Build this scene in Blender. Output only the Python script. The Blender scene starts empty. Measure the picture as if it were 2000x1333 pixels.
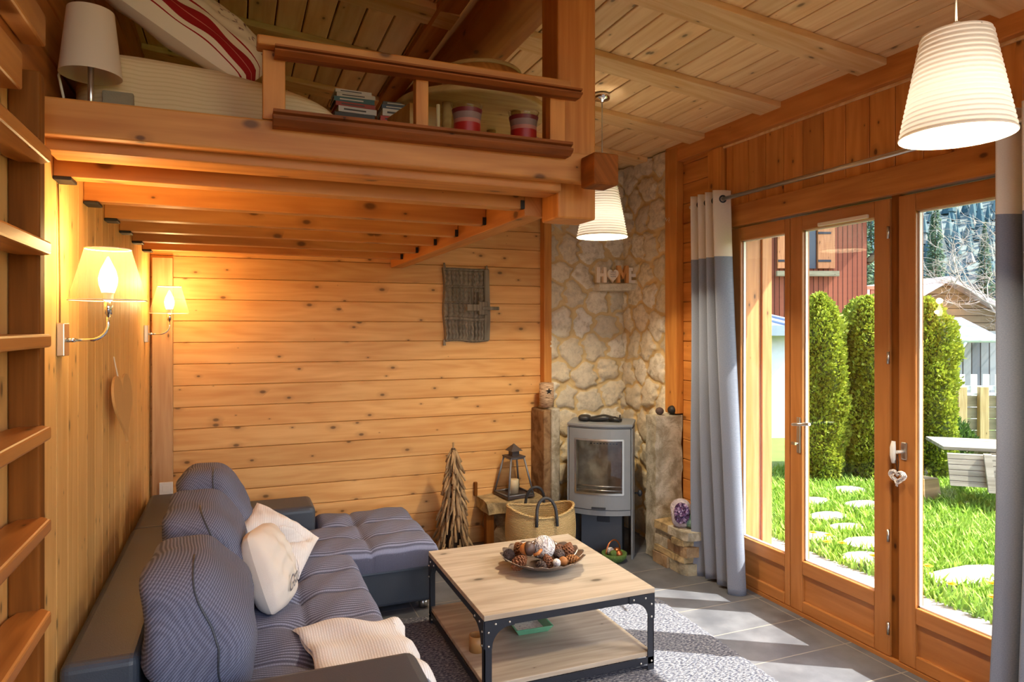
import bpy, math, random
import numpy as np
from mathutils import Matrix, Vector, Euler

# ------------------------------------------------------------------ camera, sky, sun, exposure
SC = bpy.context.scene
COL = SC.collection
R = math.radians
PI = math.pi
cam_d = bpy.data.cameras.new('camera')
cam = bpy.data.objects.new('camera', cam_d)
COL.objects.link(cam)
cam_d.sensor_width = 36.0
cam_d.lens = 36.0 * 1333 / 2000
cam_d.shift_y = -26.5 / 2000
cam_d.clip_start = 0.02
cam_d.clip_end = 2000
cam.location = (0, 0, 1.65)
cam.rotation_euler = (R(90), 0, -math.atan(537 / 1333))
SC.camera = cam

W = bpy.data.worlds.new('world')
SC.world = W
W.use_nodes = True
_wn = W.node_tree
_bg = _wn.nodes['Background']
_sky = _wn.nodes.new('ShaderNodeTexSky')
_sky.sky_type = 'NISHITA'
_sky.sun_disc = False
_sky.sun_elevation = R(45)
_sky.sun_rotation = R(120)
_sky.dust_density = 2.5
_wn.links.new(_sky.outputs[0], _bg.inputs[0])
_bg.inputs[1].default_value = 0.34

SUN = Vector((0.25, -0.155, 0.325)).normalized()
sun_d = bpy.data.lights.new('sun', 'SUN')
sun = bpy.data.objects.new('sun', sun_d)
COL.objects.link(sun)
sun_d.energy = 6.2
sun_d.angle = R(0.5)
sun_d.color = (1.0, 0.93, 0.82)
sun.rotation_euler = SUN.to_track_quat('Z', 'Y').to_euler()

SC.view_settings.view_transform = 'Standard'
SC.view_settings.look = 'None'
SC.view_settings.exposure = 1.5
SC.view_settings.gamma = 1.0
SC.view_settings.use_curve_mapping = False
SC.cycles.use_denoising = True
SC.cycles.max_bounces = 8
SC.cycles.diffuse_bounces = 5
SC.cycles.glossy_bounces = 3
SC.cycles.transmission_bounces = 6
SC.cycles.transparent_max_bounces = 12
SC.cycles.sample_clamp_indirect = 4.0
SC.cycles.caustics_reflective = False
SC.cycles.caustics_refractive = False

PENDANT_W = 150.0
SCONCE_W = 2.3
WARM = (1.0, 0.90, 0.76)

# ------------------------------------------------------------------ node helper
class NT:
    def __init__(self, name):
        self.m = bpy.data.materials.new(name)
        self.m.use_nodes = True
        self.t = self.m.node_tree
        self.b = self.t.nodes['Principled BSDF']
        self.out = self.t.nodes['Material Output']
    def n(self, typ, **kw):
        nd = self.t.nodes.new('ShaderNode' + typ)
        for k, v in kw.items():
            setattr(nd, k, v)
        return nd
    def put(self, sock, v):
        if hasattr(v, 'is_linked') or isinstance(v, bpy.types.NodeSocket):
            self.t.links.new(v, sock)
        elif isinstance(v, (tuple, list)) and len(v) == 3 and sock.type == 'RGBA':
            sock.default_value = (*v, 1)
        else:
            sock.default_value = v
    def M(self, op, a, b=None, c=None):
        nd = self.n('Math', operation=op)
        for i, v in enumerate((a, b, c)):
            if v is not None:
                self.put(nd.inputs[i], v)
        return nd.outputs[0]
    def mix(self, f, a, b, blend='MIX'):
        nd = self.n('MixRGB', blend_type=blend)
        self.put(nd.inputs[0], f); self.put(nd.inputs[1], a); self.put(nd.inputs[2], b)
        return nd.outputs[0]
    def xyz(self, a, b, c=0.0):
        nd = self.n('CombineXYZ')
        for i, v in enumerate((a, b, c)):
            self.put(nd.inputs[i], v)
        return nd.outputs[0]
    def noise(self, vec, scale, detail=3.0, rough=0.55, dist=0.0):
        nd = self.n('TexNoise')
        if vec is not None: self.put(nd.inputs['Vector'], vec)
        self.put(nd.inputs['Scale'], scale); self.put(nd.inputs['Detail'], detail)
        self.put(nd.inputs['Roughness'], rough); self.put(nd.inputs['Distortion'], dist)
        return nd.outputs[0]
    def ramp(self, f, stops):
        nd = self.n('ValToRGB')
        self.put(nd.inputs[0], f)
        e = nd.color_ramp.elements
        while len(e) < len(stops): e.new(0.5)
        for el, (p, c) in zip(e, stops):
            el.position = p
            el.color = (*c, 1) if len(c) == 3 else c
        return nd.outputs[0]
    def smooth(self, v, lo, hi):
        nd = self.n('MapRange', interpolation_type='SMOOTHSTEP')
        self.put(nd.inputs[0], v); self.put(nd.inputs[1], lo); self.put(nd.inputs[2], hi)
        return nd.outputs[0]
    def obj(self):
        return self.n('TexCoord').outputs['Object']
    def sep(self, v):
        nd = self.n('SeparateXYZ'); self.put(nd.inputs[0], v); return nd.outputs
    def rnd(self):
        return self.n('ObjectInfo').outputs['Random']
    def bump(self, h, strength=0.3, dist=0.01):
        nd = self.n('Bump')
        self.put(nd.inputs['Strength'], strength); self.put(nd.inputs['Distance'], dist)
        self.put(nd.inputs['Height'], h)
        self.t.links.new(nd.outputs[0], self.b.inputs['Normal'])
    def set(self, col=None, rough=None, metal=None, spec=None, **kw):
        if col is not None: self.put(self.b.inputs['Base Color'], col)
        if rough is not None: self.put(self.b.inputs['Roughness'], rough)
        if metal is not None: self.put(self.b.inputs['Metallic'], metal)
        if spec is not None: self.put(self.b.inputs['Specular IOR Level'], spec)
        for k, v in kw.items(): self.put(self.b.inputs[k], v)
        return self.m

def srgb(r, g, b):
    f = lambda c: (c / 255 / 12.92) if c / 255 <= 0.04045 else ((c / 255 + 0.055) / 1.055) ** 2.4
    return (f(r), f(g), f(b))

def plain(name, col, rough=0.5, metal=0.0, var=0.12, scale=12.0, bump=0.0, bscale=60.0, spec=0.5):
    """One colour with a little mottling and, if asked, a grainy relief."""
    k = NT(name)
    o = k.obj()
    f = k.noise(o, scale, 4)
    dark = tuple(c * (1 - var) for c in col)
    lite = tuple(min(1, c * (1 + var)) for c in col)
    c = k.mix(f, dark, lite)
    if bump: k.bump(k.noise(o, bscale, 4), bump, 0.01)
    return k.set(c, rough, metal, spec)

def wood(name, c1, c2, grain='x', plank=None, knot=1.0, var=0.16, rough=0.5, kc=None, ks=(0.13, 0.30), streak=26.0, spec=0.35):
    """Softwood: streaks and rings along the grain, knots, and a tone of its own for each plank."""
    k = NT(name)
    s = k.sep(k.obj())
    ix = 'xyz'.index(grain)
    al = s[ix]
    o1, o2 = [s[i] for i in range(3) if i != ix]
    ac = k.M('ADD', o1, k.M('MULTIPLY', o2, 0.73))
    off = k.M('MULTIPLY', k.rnd(), 37.0)
    tone = k.rnd()
    if plank:
        ax, w, o = plank
        pid = k.M('FLOOR', k.M('DIVIDE', k.M('SUBTRACT', s['xyz'.index(ax)], o), w))
        off = k.M('ADD', off, k.M('MULTIPLY', pid, 5.171))
        wn = k.n('TexWhiteNoise', noise_dimensions='1D')
        k.put(wn.inputs['W'], k.M('ADD', pid, 0.37))
        tone = wn.outputs[0]
    alo = k.M('ADD', al, off)
    streaks = k.noise(k.xyz(k.M('MULTIPLY', alo, 1.3), k.M('MULTIPLY', ac, streak), off), 1.0, 4, 0.6)
    big = k.noise(k.xyz(k.M('MULTIPLY', alo, 0.7), k.M('MULTIPLY', ac, 7.0), off), 1.0, 2, 0.5)
    rings = k.M('ADD', k.M('MULTIPLY', k.M('SINE', k.M('MULTIPLY', big, 55.0)), 0.5), 0.5)
    f = k.M('ADD', k.M('MULTIPLY', k.smooth(streaks, 0.3, 0.7), 0.62), k.M('MULTIPLY', rings, 0.30))
    col = k.mix(f, c1, c2)
    vor = k.n('TexVoronoi', voronoi_dimensions='2D')
    k.put(vor.inputs['Vector'], k.xyz(k.M('DIVIDE', alo, ks[1]), k.M('DIVIDE', k.M('ADD', ac, k.M('MULTIPLY', off, 0.31)), ks[0])))
    k.put(vor.inputs['Scale'], 1.0)
    vc = k.sep(vor.outputs['Color'])
    size = k.M('MULTIPLY', k.M('MAXIMUM', k.M('SUBTRACT', vc[0], 0.42), 0.0), 0.19 * knot)
    km = k.smooth(vor.outputs['Distance'], size, k.M('MULTIPLY', size, 0.35))
    halo = k.smooth(vor.outputs['Distance'], k.M('MULTIPLY', size, 2.6), k.M('MULTIPLY', size, 0.8))
    gate = k.M('GREATER_THAN', size, 0.004)
    kc = kc or tuple(c * 0.22 for c in c2)
    col = k.mix(k.M('MULTIPLY', k.M('MULTIPLY', halo, gate), 0.35), col, tuple(c * 0.6 for c in c2))
    col = k.mix(k.M('MULTIPLY', k.M('MULTIPLY', km, gate), 0.85), col, kc)
    hsv = k.n('HueSaturation')
    k.put(hsv.inputs['Value'], k.M('ADD', k.M('MULTIPLY', k.M('SUBTRACT', tone, 0.5), 2 * var), 1.0))
    k.put(hsv.inputs['Color'], col)
    k.bump(streaks, 0.12, 0.004)
    return k.set(hsv.outputs[0], rough, 0, spec)

# ------------------------------------------------------------------ mesh helper
class MB:
    def __init__(self):
        self.v = []; self.f = []; self.s = []; self._m = 0
    def mark(self):
        self._m = len(self.v); return self
    def xf(self, M):
        for i in range(self._m, len(self.v)):
            self.v[i] = tuple(M @ Vector(self.v[i]))
        return self
    def add(self, vs, fs, smooth=False):
        n = len(self.v)
        self.v += [tuple(p) for p in vs]
        self.f += [tuple(n + i for i in f) for f in fs]
        self.s += [smooth] * len(fs)
        return self
    def hexa(self, p):
        return self.add(p, [(0, 3, 2, 1), (4, 5, 6, 7), (0, 1, 5, 4), (1, 2, 6, 5), (2, 3, 7, 6), (3, 0, 4, 7)])
    def box(self, x0, x1, y0, y1, z0, z1):
        return self.hexa([(x0, y0, z0), (x1, y0, z0), (x1, y1, z0), (x0, y1, z0), (x0, y0, z1), (x1, y0, z1), (x1, y1, z1), (x0, y1, z1)])
    def prism(self, poly, axis, a0, a1, smooth=False):
        n = len(poly)
        def p(q, a):
            return {'x': (a, q[0], q[1]), 'y': (q[0], a, q[1]), 'z': (q[0], q[1], a)}[axis]
        vs = [p(q, a0) for q in poly] + [p(q, a1) for q in poly]
        fs = [tuple(range(n))[::-1], tuple(range(n, 2 * n))]
        self.add(vs, fs)
        b = len(self.v) - 2 * n
        for i in range(n):
            j = (i + 1) % n
            self.f.append((b + i, b + j, b + n + j, b + n + i)); self.s.append(smooth)
        return self
    def lathe(self, prof, seg=32, c=(0, 0, 0), smooth=True, sx=1.0, sy=1.0):
        n = len(prof)
        vs = []
        for k in range(seg):
            a = 2 * PI * k / seg
            for r, z in prof:
                vs.append((c[0] + r * math.cos(a) * sx, c[1] + r * math.sin(a) * sy, c[2] + z))
        fs = []
        for k in range(seg):
            k2 = (k + 1) % seg
            for i in range(n - 1):
                fs.append((k * n + i, k2 * n + i, k2 * n + i + 1, k * n + i + 1))
        self.add(vs, fs, smooth)
        return self
    def tube(self, pts, r, seg=10, closed=False, caps=True):
        pts = [Vector(p) for p in pts]
        n = len(pts)
        rr = r if isinstance(r, (list, tuple)) else [r] * n
        up = Vector((0, 0, 1))
        vs = []
        prev = None
        for i, p in enumerate(pts):
            if closed:
                t = pts[(i + 1) % n] - pts[i - 1]
            else:
                t = pts[min(i + 1, n - 1)] - pts[max(i - 1, 0)]
            t.normalize()
            if prev is None:
                a = up if abs(t.z) < 0.9 else Vector((1, 0, 0))
                x = t.cross(a).normalized()
            else:
                x = (prev - t * prev.dot(t)).normalized()
            prev = x
            y = t.cross(x)
            for k in range(seg):
                a = 2 * PI * k / seg
                vs.append(p + (x * math.cos(a) + y * math.sin(a)) * rr[i])
        fs = []
        for i in range(n if closed else n - 1):
            i2 = (i + 1) % n
            for k in range(seg):
                k2 = (k + 1) % seg
                fs.append((i * seg + k, i * seg + k2, i2 * seg + k2, i2 * seg + k))
        self.add(vs, fs, True)
        if caps and not closed:
            b = len(self.v) - n * seg
            self.f.append(tuple(b + k for k in range(seg))[::-1]); self.s.append(False)
            self.f.append(tuple(b + (n - 1) * seg + k for k in range(seg))); self.s.append(False)
        return self
    def sellip(self, c, rad, e1=1.0, e2=1.0, nu=28, nv=16, fn=None):
        """Superellipsoid; e<1 boxier. fn(x,y,z) may push each point about."""
        pw = lambda a, e: math.copysign(abs(a) ** e, a)
        vs = []
        for i in range(nv + 1):
            th = -PI / 2 + PI * i / nv
            for k in range(nu):
                ph = 2 * PI * k / nu
                x = rad[0] * pw(math.cos(th), e1) * pw(math.cos(ph), e2)
                y = rad[1] * pw(math.cos(th), e1) * pw(math.sin(ph), e2)
                z = rad[2] * pw(math.sin(th), e1)
                if fn: x, y, z = fn(x, y, z)
                vs.append((c[0] + x, c[1] + y, c[2] + z))
        fs = []
        for i in range(nv):
            for k in range(nu):
                k2 = (k + 1) % nu
                fs.append((i * nu + k, i * nu + k2, (i + 1) * nu + k2, (i + 1) * nu + k))
        return self.add(vs, fs, True)
    def grid(self, fn, nu, nv, smooth=True, wrap=False):
        vs = [fn(i / nu, j / nv) for j in range(nv + 1) for i in range(nu + 1)]
        fs = [(j * (nu + 1) + i, j * (nu + 1) + i + 1, (j + 1) * (nu + 1) + i + 1, (j + 1) * (nu + 1) + i) for j in range(nv) for i in range(nu)]
        return self.add(vs, fs, smooth)
    def build(self, name, mat, parent=None, bevel=0.0, seg=2, solid=0.0, sub=0):
        me = bpy.data.meshes.new(name)
        me.from_pydata(self.v, [], self.f)
        me.polygons.foreach_set('use_smooth', self.s)
        me.update()
        o = bpy.data.objects.new(name, me)
        COL.objects.link(o)
        if mat: me.materials.append(mat)
        if parent: o.parent = parent
        if solid:
            md = o.modifiers.new('thickness', 'SOLIDIFY'); md.thickness = solid; md.offset = 0
        if bevel:
            md = o.modifiers.new('edges', 'BEVEL'); md.width = bevel; md.segments = seg; md.limit_method = 'ANGLE'; md.angle_limit = R(40)
        if sub:
            md = o.modifiers.new('round', 'SUBSURF'); md.levels = sub; md.render_levels = sub
        return o

def quads_mesh(name, V, F, mat, parent=None, smooth=False):
    """A mesh from numpy arrays of points and triangles or quads."""
    me = bpy.data.meshes.new(name)
    nf, k = F.shape
    me.vertices.add(len(V)); me.loops.add(nf * k); me.polygons.add(nf)
    me.vertices.foreach_set('co', V.astype(np.float32).ravel())
    me.loops.foreach_set('vertex_index', F.astype(np.int32).ravel())
    me.polygons.foreach_set('loop_start', np.arange(0, nf * k, k, dtype=np.int32))
    me.polygons.foreach_set('use_smooth', np.full(nf, smooth))
    me.update(calc_edges=True)
    me.validate()
    o = bpy.data.objects.new(name, me)
    COL.objects.link(o)
    me.materials.append(mat)
    if parent: o.parent = parent
    return o

def tag(o, label, cat, group=None, kind=None):
    o['label'] = label
    o['category'] = cat
    if group: o['group'] = group
    if kind: o['kind'] = kind
    return o

def struct(o, label=None):
    o['kind'] = 'structure'
    if label: o['label'] = label
    return o

def thing(name, label, cat, loc=(0, 0, 0), rot=0.0, group=None, kind=None):
    o = bpy.data.objects.new(name, None)
    COL.objects.link(o)
    o.empty_display_size = 0.1
    o.location = loc
    o.rotation_euler = (0, 0, rot)
    return tag(o, label, cat, group, kind)

def children(o):
    return [c for c in bpy.data.objects if c.parent == o]

def rebase(root, loc):
    """Moves a thing's own origin to its base; its parts keep their place."""
    T = Matrix.Translation(-Vector(loc))
    def go(o):
        for c in children(o):
            if c.data: c.data.transform(T)
            go(c)
    if root.data: root.data.transform(T)
    go(root)
    root.location = loc
    return root

def copy_tree(o, parent=None):
    kids = children(o)
    c = o.copy()
    COL.objects.link(c)
    c.parent = parent
    for ch in kids: copy_tree(ch, c)
    return c

rng = random.Random(7)
nr = np.random.default_rng(7)

# ------------------------------------------------------------------ materials
AMB1, AMB2 = srgb(226, 176, 112), srgb(176, 106, 48)
m_wall_back = wood('pine planks lying', AMB1, srgb(204, 144, 80), 'x', ('z', 0.142, 1.55), 1.25, 0.12, ks=(0.085, 0.21))
m_wall_left = wood('pine planks standing', srgb(232, 186, 118), srgb(214, 162, 92), 'z', ('y', 0.155, 2.495), 1.0, 0.10, ks=(0.09, 0.24))
m_wall_right = wood('stained planks standing', srgb(208, 142, 72), srgb(174, 106, 46), 'z', ('y', 0.148, 2.409), 1.2, 0.14, ks=(0.09, 0.2))
m_wall_right_h = wood('stained planks lying', srgb(202, 136, 68), srgb(170, 104, 46), 'y', ('z', 0.142, 1.55), 0.9, 0.12)
m_wall_upper = wood('dark planks lying', srgb(178, 110, 52), srgb(138, 78, 32), 'y', ('z', 0.16, 2.3), 0.6, 0.14)
m_ceil = wood('ceiling planks', srgb(246, 216, 166), srgb(226, 184, 126), 'y', ('x', 0.135, 0.05), 1.1, 0.14, ks=(0.11, 0.24))
m_beam_x = wood('beam timber across', srgb(206, 142, 72), srgb(176, 108, 46), 'x', None, 1.5, 0.10, ks=(0.10, 0.24))
m_beam_y = wood('beam timber along', srgb(202, 136, 68), srgb(168, 100, 42), 'y', None, 1.1, 0.10)
m_beam_z = wood('post timber', srgb(210, 144, 70), srgb(178, 108, 44), 'z', None, 0.9, 0.08)
m_rafter = wood('rafter board', srgb(242, 210, 158), srgb(220, 174, 112), 'x', None, 1.0, 0.10)
m_dark_x = wood('brown railing timber', srgb(160, 92, 42), srgb(108, 58, 24), 'x', None, 0.7, 0.08, 0.55, spec=0.15)
m_dark_y = wood('brown block timber', srgb(156, 90, 36), srgb(112, 62, 22), 'y', None, 0.6, 0.08, 0.6, spec=0.12)
m_stringer = wood('brown ladder timber', srgb(138, 82, 30), srgb(100, 56, 16), 'z', None, 1.1, 0.05, 0.65, spec=0.12)
m_tread = wood('ladder tread', srgb(204, 136, 66), srgb(164, 98, 40), 'y', None, 0.8, 0.08, 0.35)
m_reveal = wood('reveal timber', srgb(196, 142, 90), srgb(170, 112, 64), 'z', None, 0.8, 0.06)
m_pale_z = wood('pale larch post', srgb(206, 164, 118), srgb(176, 128, 82), 'z', None, 0.9, 0.06)
m_door = wood('door timber', srgb(180, 120, 66), srgb(156, 98, 48), 'z', None, 0.0, 0.05, 0.35)
m_door_h = wood('door timber lying', srgb(180, 120, 66), srgb(156, 98, 48), 'y', None, 0.0, 0.05, 0.35)
m_oak = wood('washed oak board', srgb(190, 178, 162), srgb(154, 138, 120), 'x', None, 0.9, 0.05, 0.5, ks=(0.25, 0.5), streak=16)
m_loftwood = wood('pale table wood', srgb(200, 170, 110), srgb(176, 140, 84), 'x', None, 0.7, 0.06)
m_driftwood = wood('driftwood', srgb(176, 146, 108), srgb(120, 90, 60), 'z', None, 0.0, 0.3, 0.8, streak=90)
m_steel = plain('brushed steel', (0.62, 0.60, 0.56), 0.28, 1.0, 0.05)
m_chrome = plain('chrome', (0.8, 0.8, 0.8), 0.12, 1.0, 0.02)
m_black = plain('black steel', srgb(44, 47, 56), 0.45, 0.3, 0.1)
m_iron = plain('dark iron', srgb(40, 36, 34), 0.6, 0.4, 0.15)
m_grey = plain('grey stove steel', srgb(128, 132, 138), 0.42, 0.15, 0.03)
m_greydark = plain('dark grey stove steel', srgb(82, 86, 94), 0.5, 0.1, 0.05)
m_white = plain('white plastic', (0.8, 0.8, 0.78), 0.35, 0, 0.02)
m_leather = plain('charcoal leather', srgb(60, 66, 77), 0.42, 0, 0.08, 8, 0.12, 260)
m_linen = plain('pale linen', srgb(226, 214, 198), 0.85, 0, 0.04, 6, 0.2, 500)
m_brass = plain('bamboo ring', srgb(170, 126, 74), 0.5, 0, 0.1)

def waffle(name, c1, c2, ax1, ax2, pitch1, pitch2, bump=0.5):
    k = NT(name)
    s = k.sep(k.obj())
    pick = lambda a: s['xyz'.index(a)]
    a = k.M('SINE', k.M('MULTIPLY', pick(ax1), 2 * PI / pitch1))
    b = k.M('SINE', k.M('MULTIPLY', pick(ax2), 2 * PI / pitch2))
    h = k.M('MULTIPLY', k.M('ADD', k.M('MULTIPLY', a, k.M('ADD', k.M('MULTIPLY', b, 0.4), 0.6)), 1.0), 0.5)
    c = k.mix(k.smooth(h, 0.35, 0.75), c1, c2)
    c = k.mix(0.25, c, k.mix(k.noise(k.obj(), 300, 2), (0.02, 0.02, 0.03), (0.5, 0.5, 0.55)))
    k.bump(h, bump, 0.004)
    return k.set(c, 0.9, 0, 0.2)
m_waffle_seat = waffle('ribbed blue grey cloth', srgb(52, 57, 86), srgb(130, 136, 166), 'y', 'x', 0.0175, 0.009, 0.3)
def weave_back():
    """The same ribbed cloth, following each cushion's own surface."""
    k = NT('ribbed back cushion cloth')
    s0 = k.sep(k.obj())
    s = [k.M('ADD', s0[1], k.M('MULTIPLY', s0[0], 0.4)), k.M('SUBTRACT', s0[2], k.M('MULTIPLY', s0[0], 1.2))]
    a = k.M('SINE', k.M('MULTIPLY', s[0], 2 * PI / 0.013))
    b = k.M('SINE', k.M('MULTIPLY', s[1], 2 * PI / 0.013))
    h = k.M('ADD', k.M('MULTIPLY', b, 0.35), k.M('ADD', k.M('MULTIPLY', a, 0.15), 0.5))
    c = k.mix(k.smooth(h, 0.3, 0.8), srgb(66, 72, 98), srgb(120, 126, 154))
    c = k.mix(0.2, c, k.mix(k.noise(k.obj(), 300, 2), (0.02, 0.02, 0.03), (0.5, 0.5, 0.55)))
    k.bump(h, 0.3, 0.003)
    return k.set(c, 0.9, 0, 0.2)
m_waffle_back = weave_back()
m_throw = waffle('pale ribbed throw', srgb(226, 222, 224), srgb(246, 246, 250), 'x', 'y', 0.010, 0.02, 0.25)

def cloth_panel():
    k = NT('two tone curtain')
    s = k.sep(k.obj())
    split = k.M('GREATER_THAN', s[2], 2.09)
    w = k.noise(k.xyz(k.M('MULTIPLY', s[1], 300.0), k.M('MULTIPLY', s[2], 300.0), s[0]), 1.0, 2)
    g = k.mix(w, srgb(112, 120, 138), srgb(160, 166, 182))
    wh = k.mix(w, srgb(226, 214, 200), srgb(240, 232, 222))
    c = k.mix(split, g, wh)
    m = k.set(c, 0.9, 0, 0.15)
    tr = k.n('BsdfTranslucent'); k.put(tr.inputs[0], c)
    mx = k.n('MixShader'); mx.inputs[0].default_value = 0.22
    k.t.links.new(k.b.outputs[0], mx.inputs[1]); k.t.links.new(tr.outputs[0], mx.inputs[2])
    k.t.links.new(mx.outputs[0], k.out.inputs[0])
    return m
m_curtain = cloth_panel()

def glass(name, tint=(1, 1, 1), refl=1.0, rough=0.0):
    k = NT(name)
    tr = k.n('BsdfTransparent'); k.put(tr.inputs[0], tint)
    gl = k.n('BsdfGlossy'); gl.inputs['Roughness'].default_value = rough
    fr = k.n('Fresnel')
    bf = k.n('NewGeometry').outputs['Backfacing']
    k.put(fr.inputs[0], k.M('ADD', 1.5, k.M('MULTIPLY', bf, 1 / 1.5 - 1.5)))
    mx = k.n('MixShader')
    k.t.links.new(k.M('MULTIPLY', fr.outputs[0], refl), mx.inputs[0])
    k.t.links.new(tr.outputs[0], mx.inputs[1]); k.t.links.new(gl.outputs[0], mx.inputs[2])
    k.t.links.new(mx.outputs[0], k.out.inputs[0])
    return k.m
m_glass = glass('window glass', (0.97, 0.985, 0.98), 0.8)
m_jar = glass('jar glass', (0.93, 0.93, 0.92), 1.0)

def sheer(name, col, dens, trans=0.6, tcol=None):
    """Thin shade: part clear, part glowing cloth or frosted glass."""
    k = NT(name)
    tl = k.n('BsdfTranslucent'); k.put(tl.inputs[0], tcol or col)
    df = k.n('BsdfDiffuse'); k.put(df.inputs[0], col)
    m1 = k.n('MixShader'); m1.inputs[0].default_value = trans
    k.t.links.new(df.outputs[0], m1.inputs[1]); k.t.links.new(tl.outputs[0], m1.inputs[2])
    tp = k.n('BsdfTransparent'); k.put(tp.inputs[0], (1, 0.93, 0.75))
    m2 = k.n('MixShader'); m2.inputs[0].default_value = dens
    k.t.links.new(tp.outputs[0], m2.inputs[1]); k.t.links.new(m1.outputs[0], m2.inputs[2])
    k.t.links.new(m2.outputs[0], k.out.inputs[0])
    return k.m
m_shade_glass = sheer('amber sconce glass', (0.95, 0.80, 0.50), 0.10)
m_shade_paper = sheer('ribbed pendant shade', (0.86, 0.80, 0.70), 1.0, 0.0065)
m_diffuser = sheer('pendant diffuser', (0.9, 0.86, 0.76), 0.40, 0.05)
m_cap = sheer('added pendant uplight cap', (0.92, 0.89, 0.82), 1.0, 0.62)
m_shade_cream = sheer('cream lamp shade', (0.84, 0.70, 0.54), 1.0, 0.3)

def emit(name, col, st):
    k = NT(name)
    e = k.n('Emission'); k.put(e.inputs[0], col); e.inputs[1].default_value = st
    k.t.links.new(e.outputs[0], k.out.inputs[0])
    return k.m
m_bulb = emit('lit bulb', (1.0, 0.86, 0.58), 9.0)

def stone_mat(name, mortar, tones):
    k = NT(name)
    at = k.n('Attribute', attribute_name='stone')
    s = k.sep(at.outputs['Color'])
    o = k.obj()
    base = k.ramp(s[0], [(0.0, tones[0]), (0.35, tones[1]), (0.7, tones[2]), (1.0, tones[3])])
    n = k.noise(o, 22, 6, 0.65)
    base = k.mix(k.smooth(n, 0.3, 0.6), tuple(0.78 * c for c in tones[1]), base)
    base = k.mix(k.smooth(k.noise(o, 6, 3), 0.55, 0.75), base, tuple(0.85 * c for c in tones[2]))
    c = k.mix(k.smooth(s[1], 0.35, 0.65), mortar, base)
    k.bump(k.noise(o, 70, 5, 0.7), 0.5, 0.015)
    return k.set(c, 0.9, 0, 0.15)
m_stonewall = stone_mat('fieldstone in ochre mortar', srgb(216, 190, 142), (srgb(198, 186, 166), srgb(222, 210, 188), srgb(228, 214, 188), srgb(236, 230, 218)))

def rock(name, c1, c2, scale=9.0, bump=0.6):
    k = NT(name)
    o = k.obj()
    n = k.noise(o, scale, 6, 0.65, 0.6)
    c = k.mix(k.smooth(n, 0.32, 0.68), c1, c2)
    k.bump(k.noise(o, scale * 5, 6, 0.7), bump, 0.02)
    return k.set(c, 0.88, 0, 0.2)
m_slab = rock('grey slab stone', srgb(142, 132, 112), srgb(200, 192, 176))
m_slabbrown = rock('rust brown slab stone', srgb(104, 74, 50), srgb(160, 128, 94))
m_ledge = rock('tan ledge stone', srgb(130, 112, 82), srgb(196, 172, 130))
m_ledge2 = rock('grey ledge stone', srgb(120, 112, 96), srgb(176, 166, 142))
m_ledge3 = rock('brown ledge stone', srgb(124, 100, 76), srgb(172, 144, 112))
m_ledgepale = rock('pale corner ledge stone', srgb(200, 190, 168), srgb(230, 224, 206))
m_paver = rock('pale paving stone', srgb(136, 132, 126), srgb(182, 178, 168), 5)

def tiles():
    k = NT('slate floor tiles')
    o = k.obj(); s = k.sep(o)
    fx = k.M('FRACT', k.M('DIVIDE', k.M('SUBTRACT', s[0], 2.94), 0.66))
    fy = k.M('FRACT', k.M('DIVIDE', k.M('SUBTRACT', s[1], 2.652), 0.325))
    ex = k.M('MULTIPLY', k.M('MINIMUM', fx, k.M('SUBTRACT', 1.0, fx)), 0.66)
    ey = k.M('MULTIPLY', k.M('MINIMUM', fy, k.M('SUBTRACT', 1.0, fy)), 0.325)
    g = k.smooth(k.M('MINIMUM', ex, ey), 0.002, 0.0045)
    wn = k.n('TexWhiteNoise', noise_dimensions='2D')
    k.put(wn.inputs['Vector'], k.xyz(k.M('FLOOR', k.M('DIVIDE', k.M('SUBTRACT', s[0], 2.94), 0.66)), k.M('FLOOR', k.M('DIVIDE', k.M('SUBTRACT', s[1], 2.652), 0.325))))
    n = k.noise(o, 5, 5, 0.6)
    c = k.mix(k.smooth(n, 0.3, 0.7), srgb(84, 86, 93), srgb(112, 114, 120))
    c = k.mix(k.M('MULTIPLY', wn.outputs[0], 0.3), c, srgb(84, 85, 92))
    c = k.mix(g, srgb(142, 136, 128), c)
    k.bump(k.M('ADD', g, k.M('MULTIPLY', k.noise(o, 40, 4), 0.15)), 0.3, 0.004)
    return k.set(c, k.M('ADD', k.M('MULTIPLY', n, 0.2), 0.3), 0, 0.4)
m_tiles = tiles()

def rugm():
    k = NT('speckled grey pile')
    o = k.obj(); s = k.sep(o)
    n = k.noise(k.xyz(k.M('MULTIPLY', s[0], 60.0), k.M('MULTIPLY', s[1], 130.0), s[2]), 1.0, 3, 0.6)
    c = k.ramp(n, [(0.30, srgb(40, 43, 58)), (0.48, srgb(92, 95, 108)), (0.62, srgb(146, 146, 150)), (0.8, srgb(200, 198, 194))])
    k.bump(n, 0.9, 0.01)
    return k.set(c, 0.95, 0, 0.1)
m_rug = rugm()
# ------------------------------------------------------------------ room shell
XL, XR, YB, YF = -0.52, 3.0, 4.95, -1.6
EAVE = 4.03
def cz(x): return 2.97 + 0.1 * (2.95 - x)

struct(MB().box(XL - 0.2, 3.06, YF, YB + 0.2, -0.12, 0.0).build('floor', m_tiles))

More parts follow.
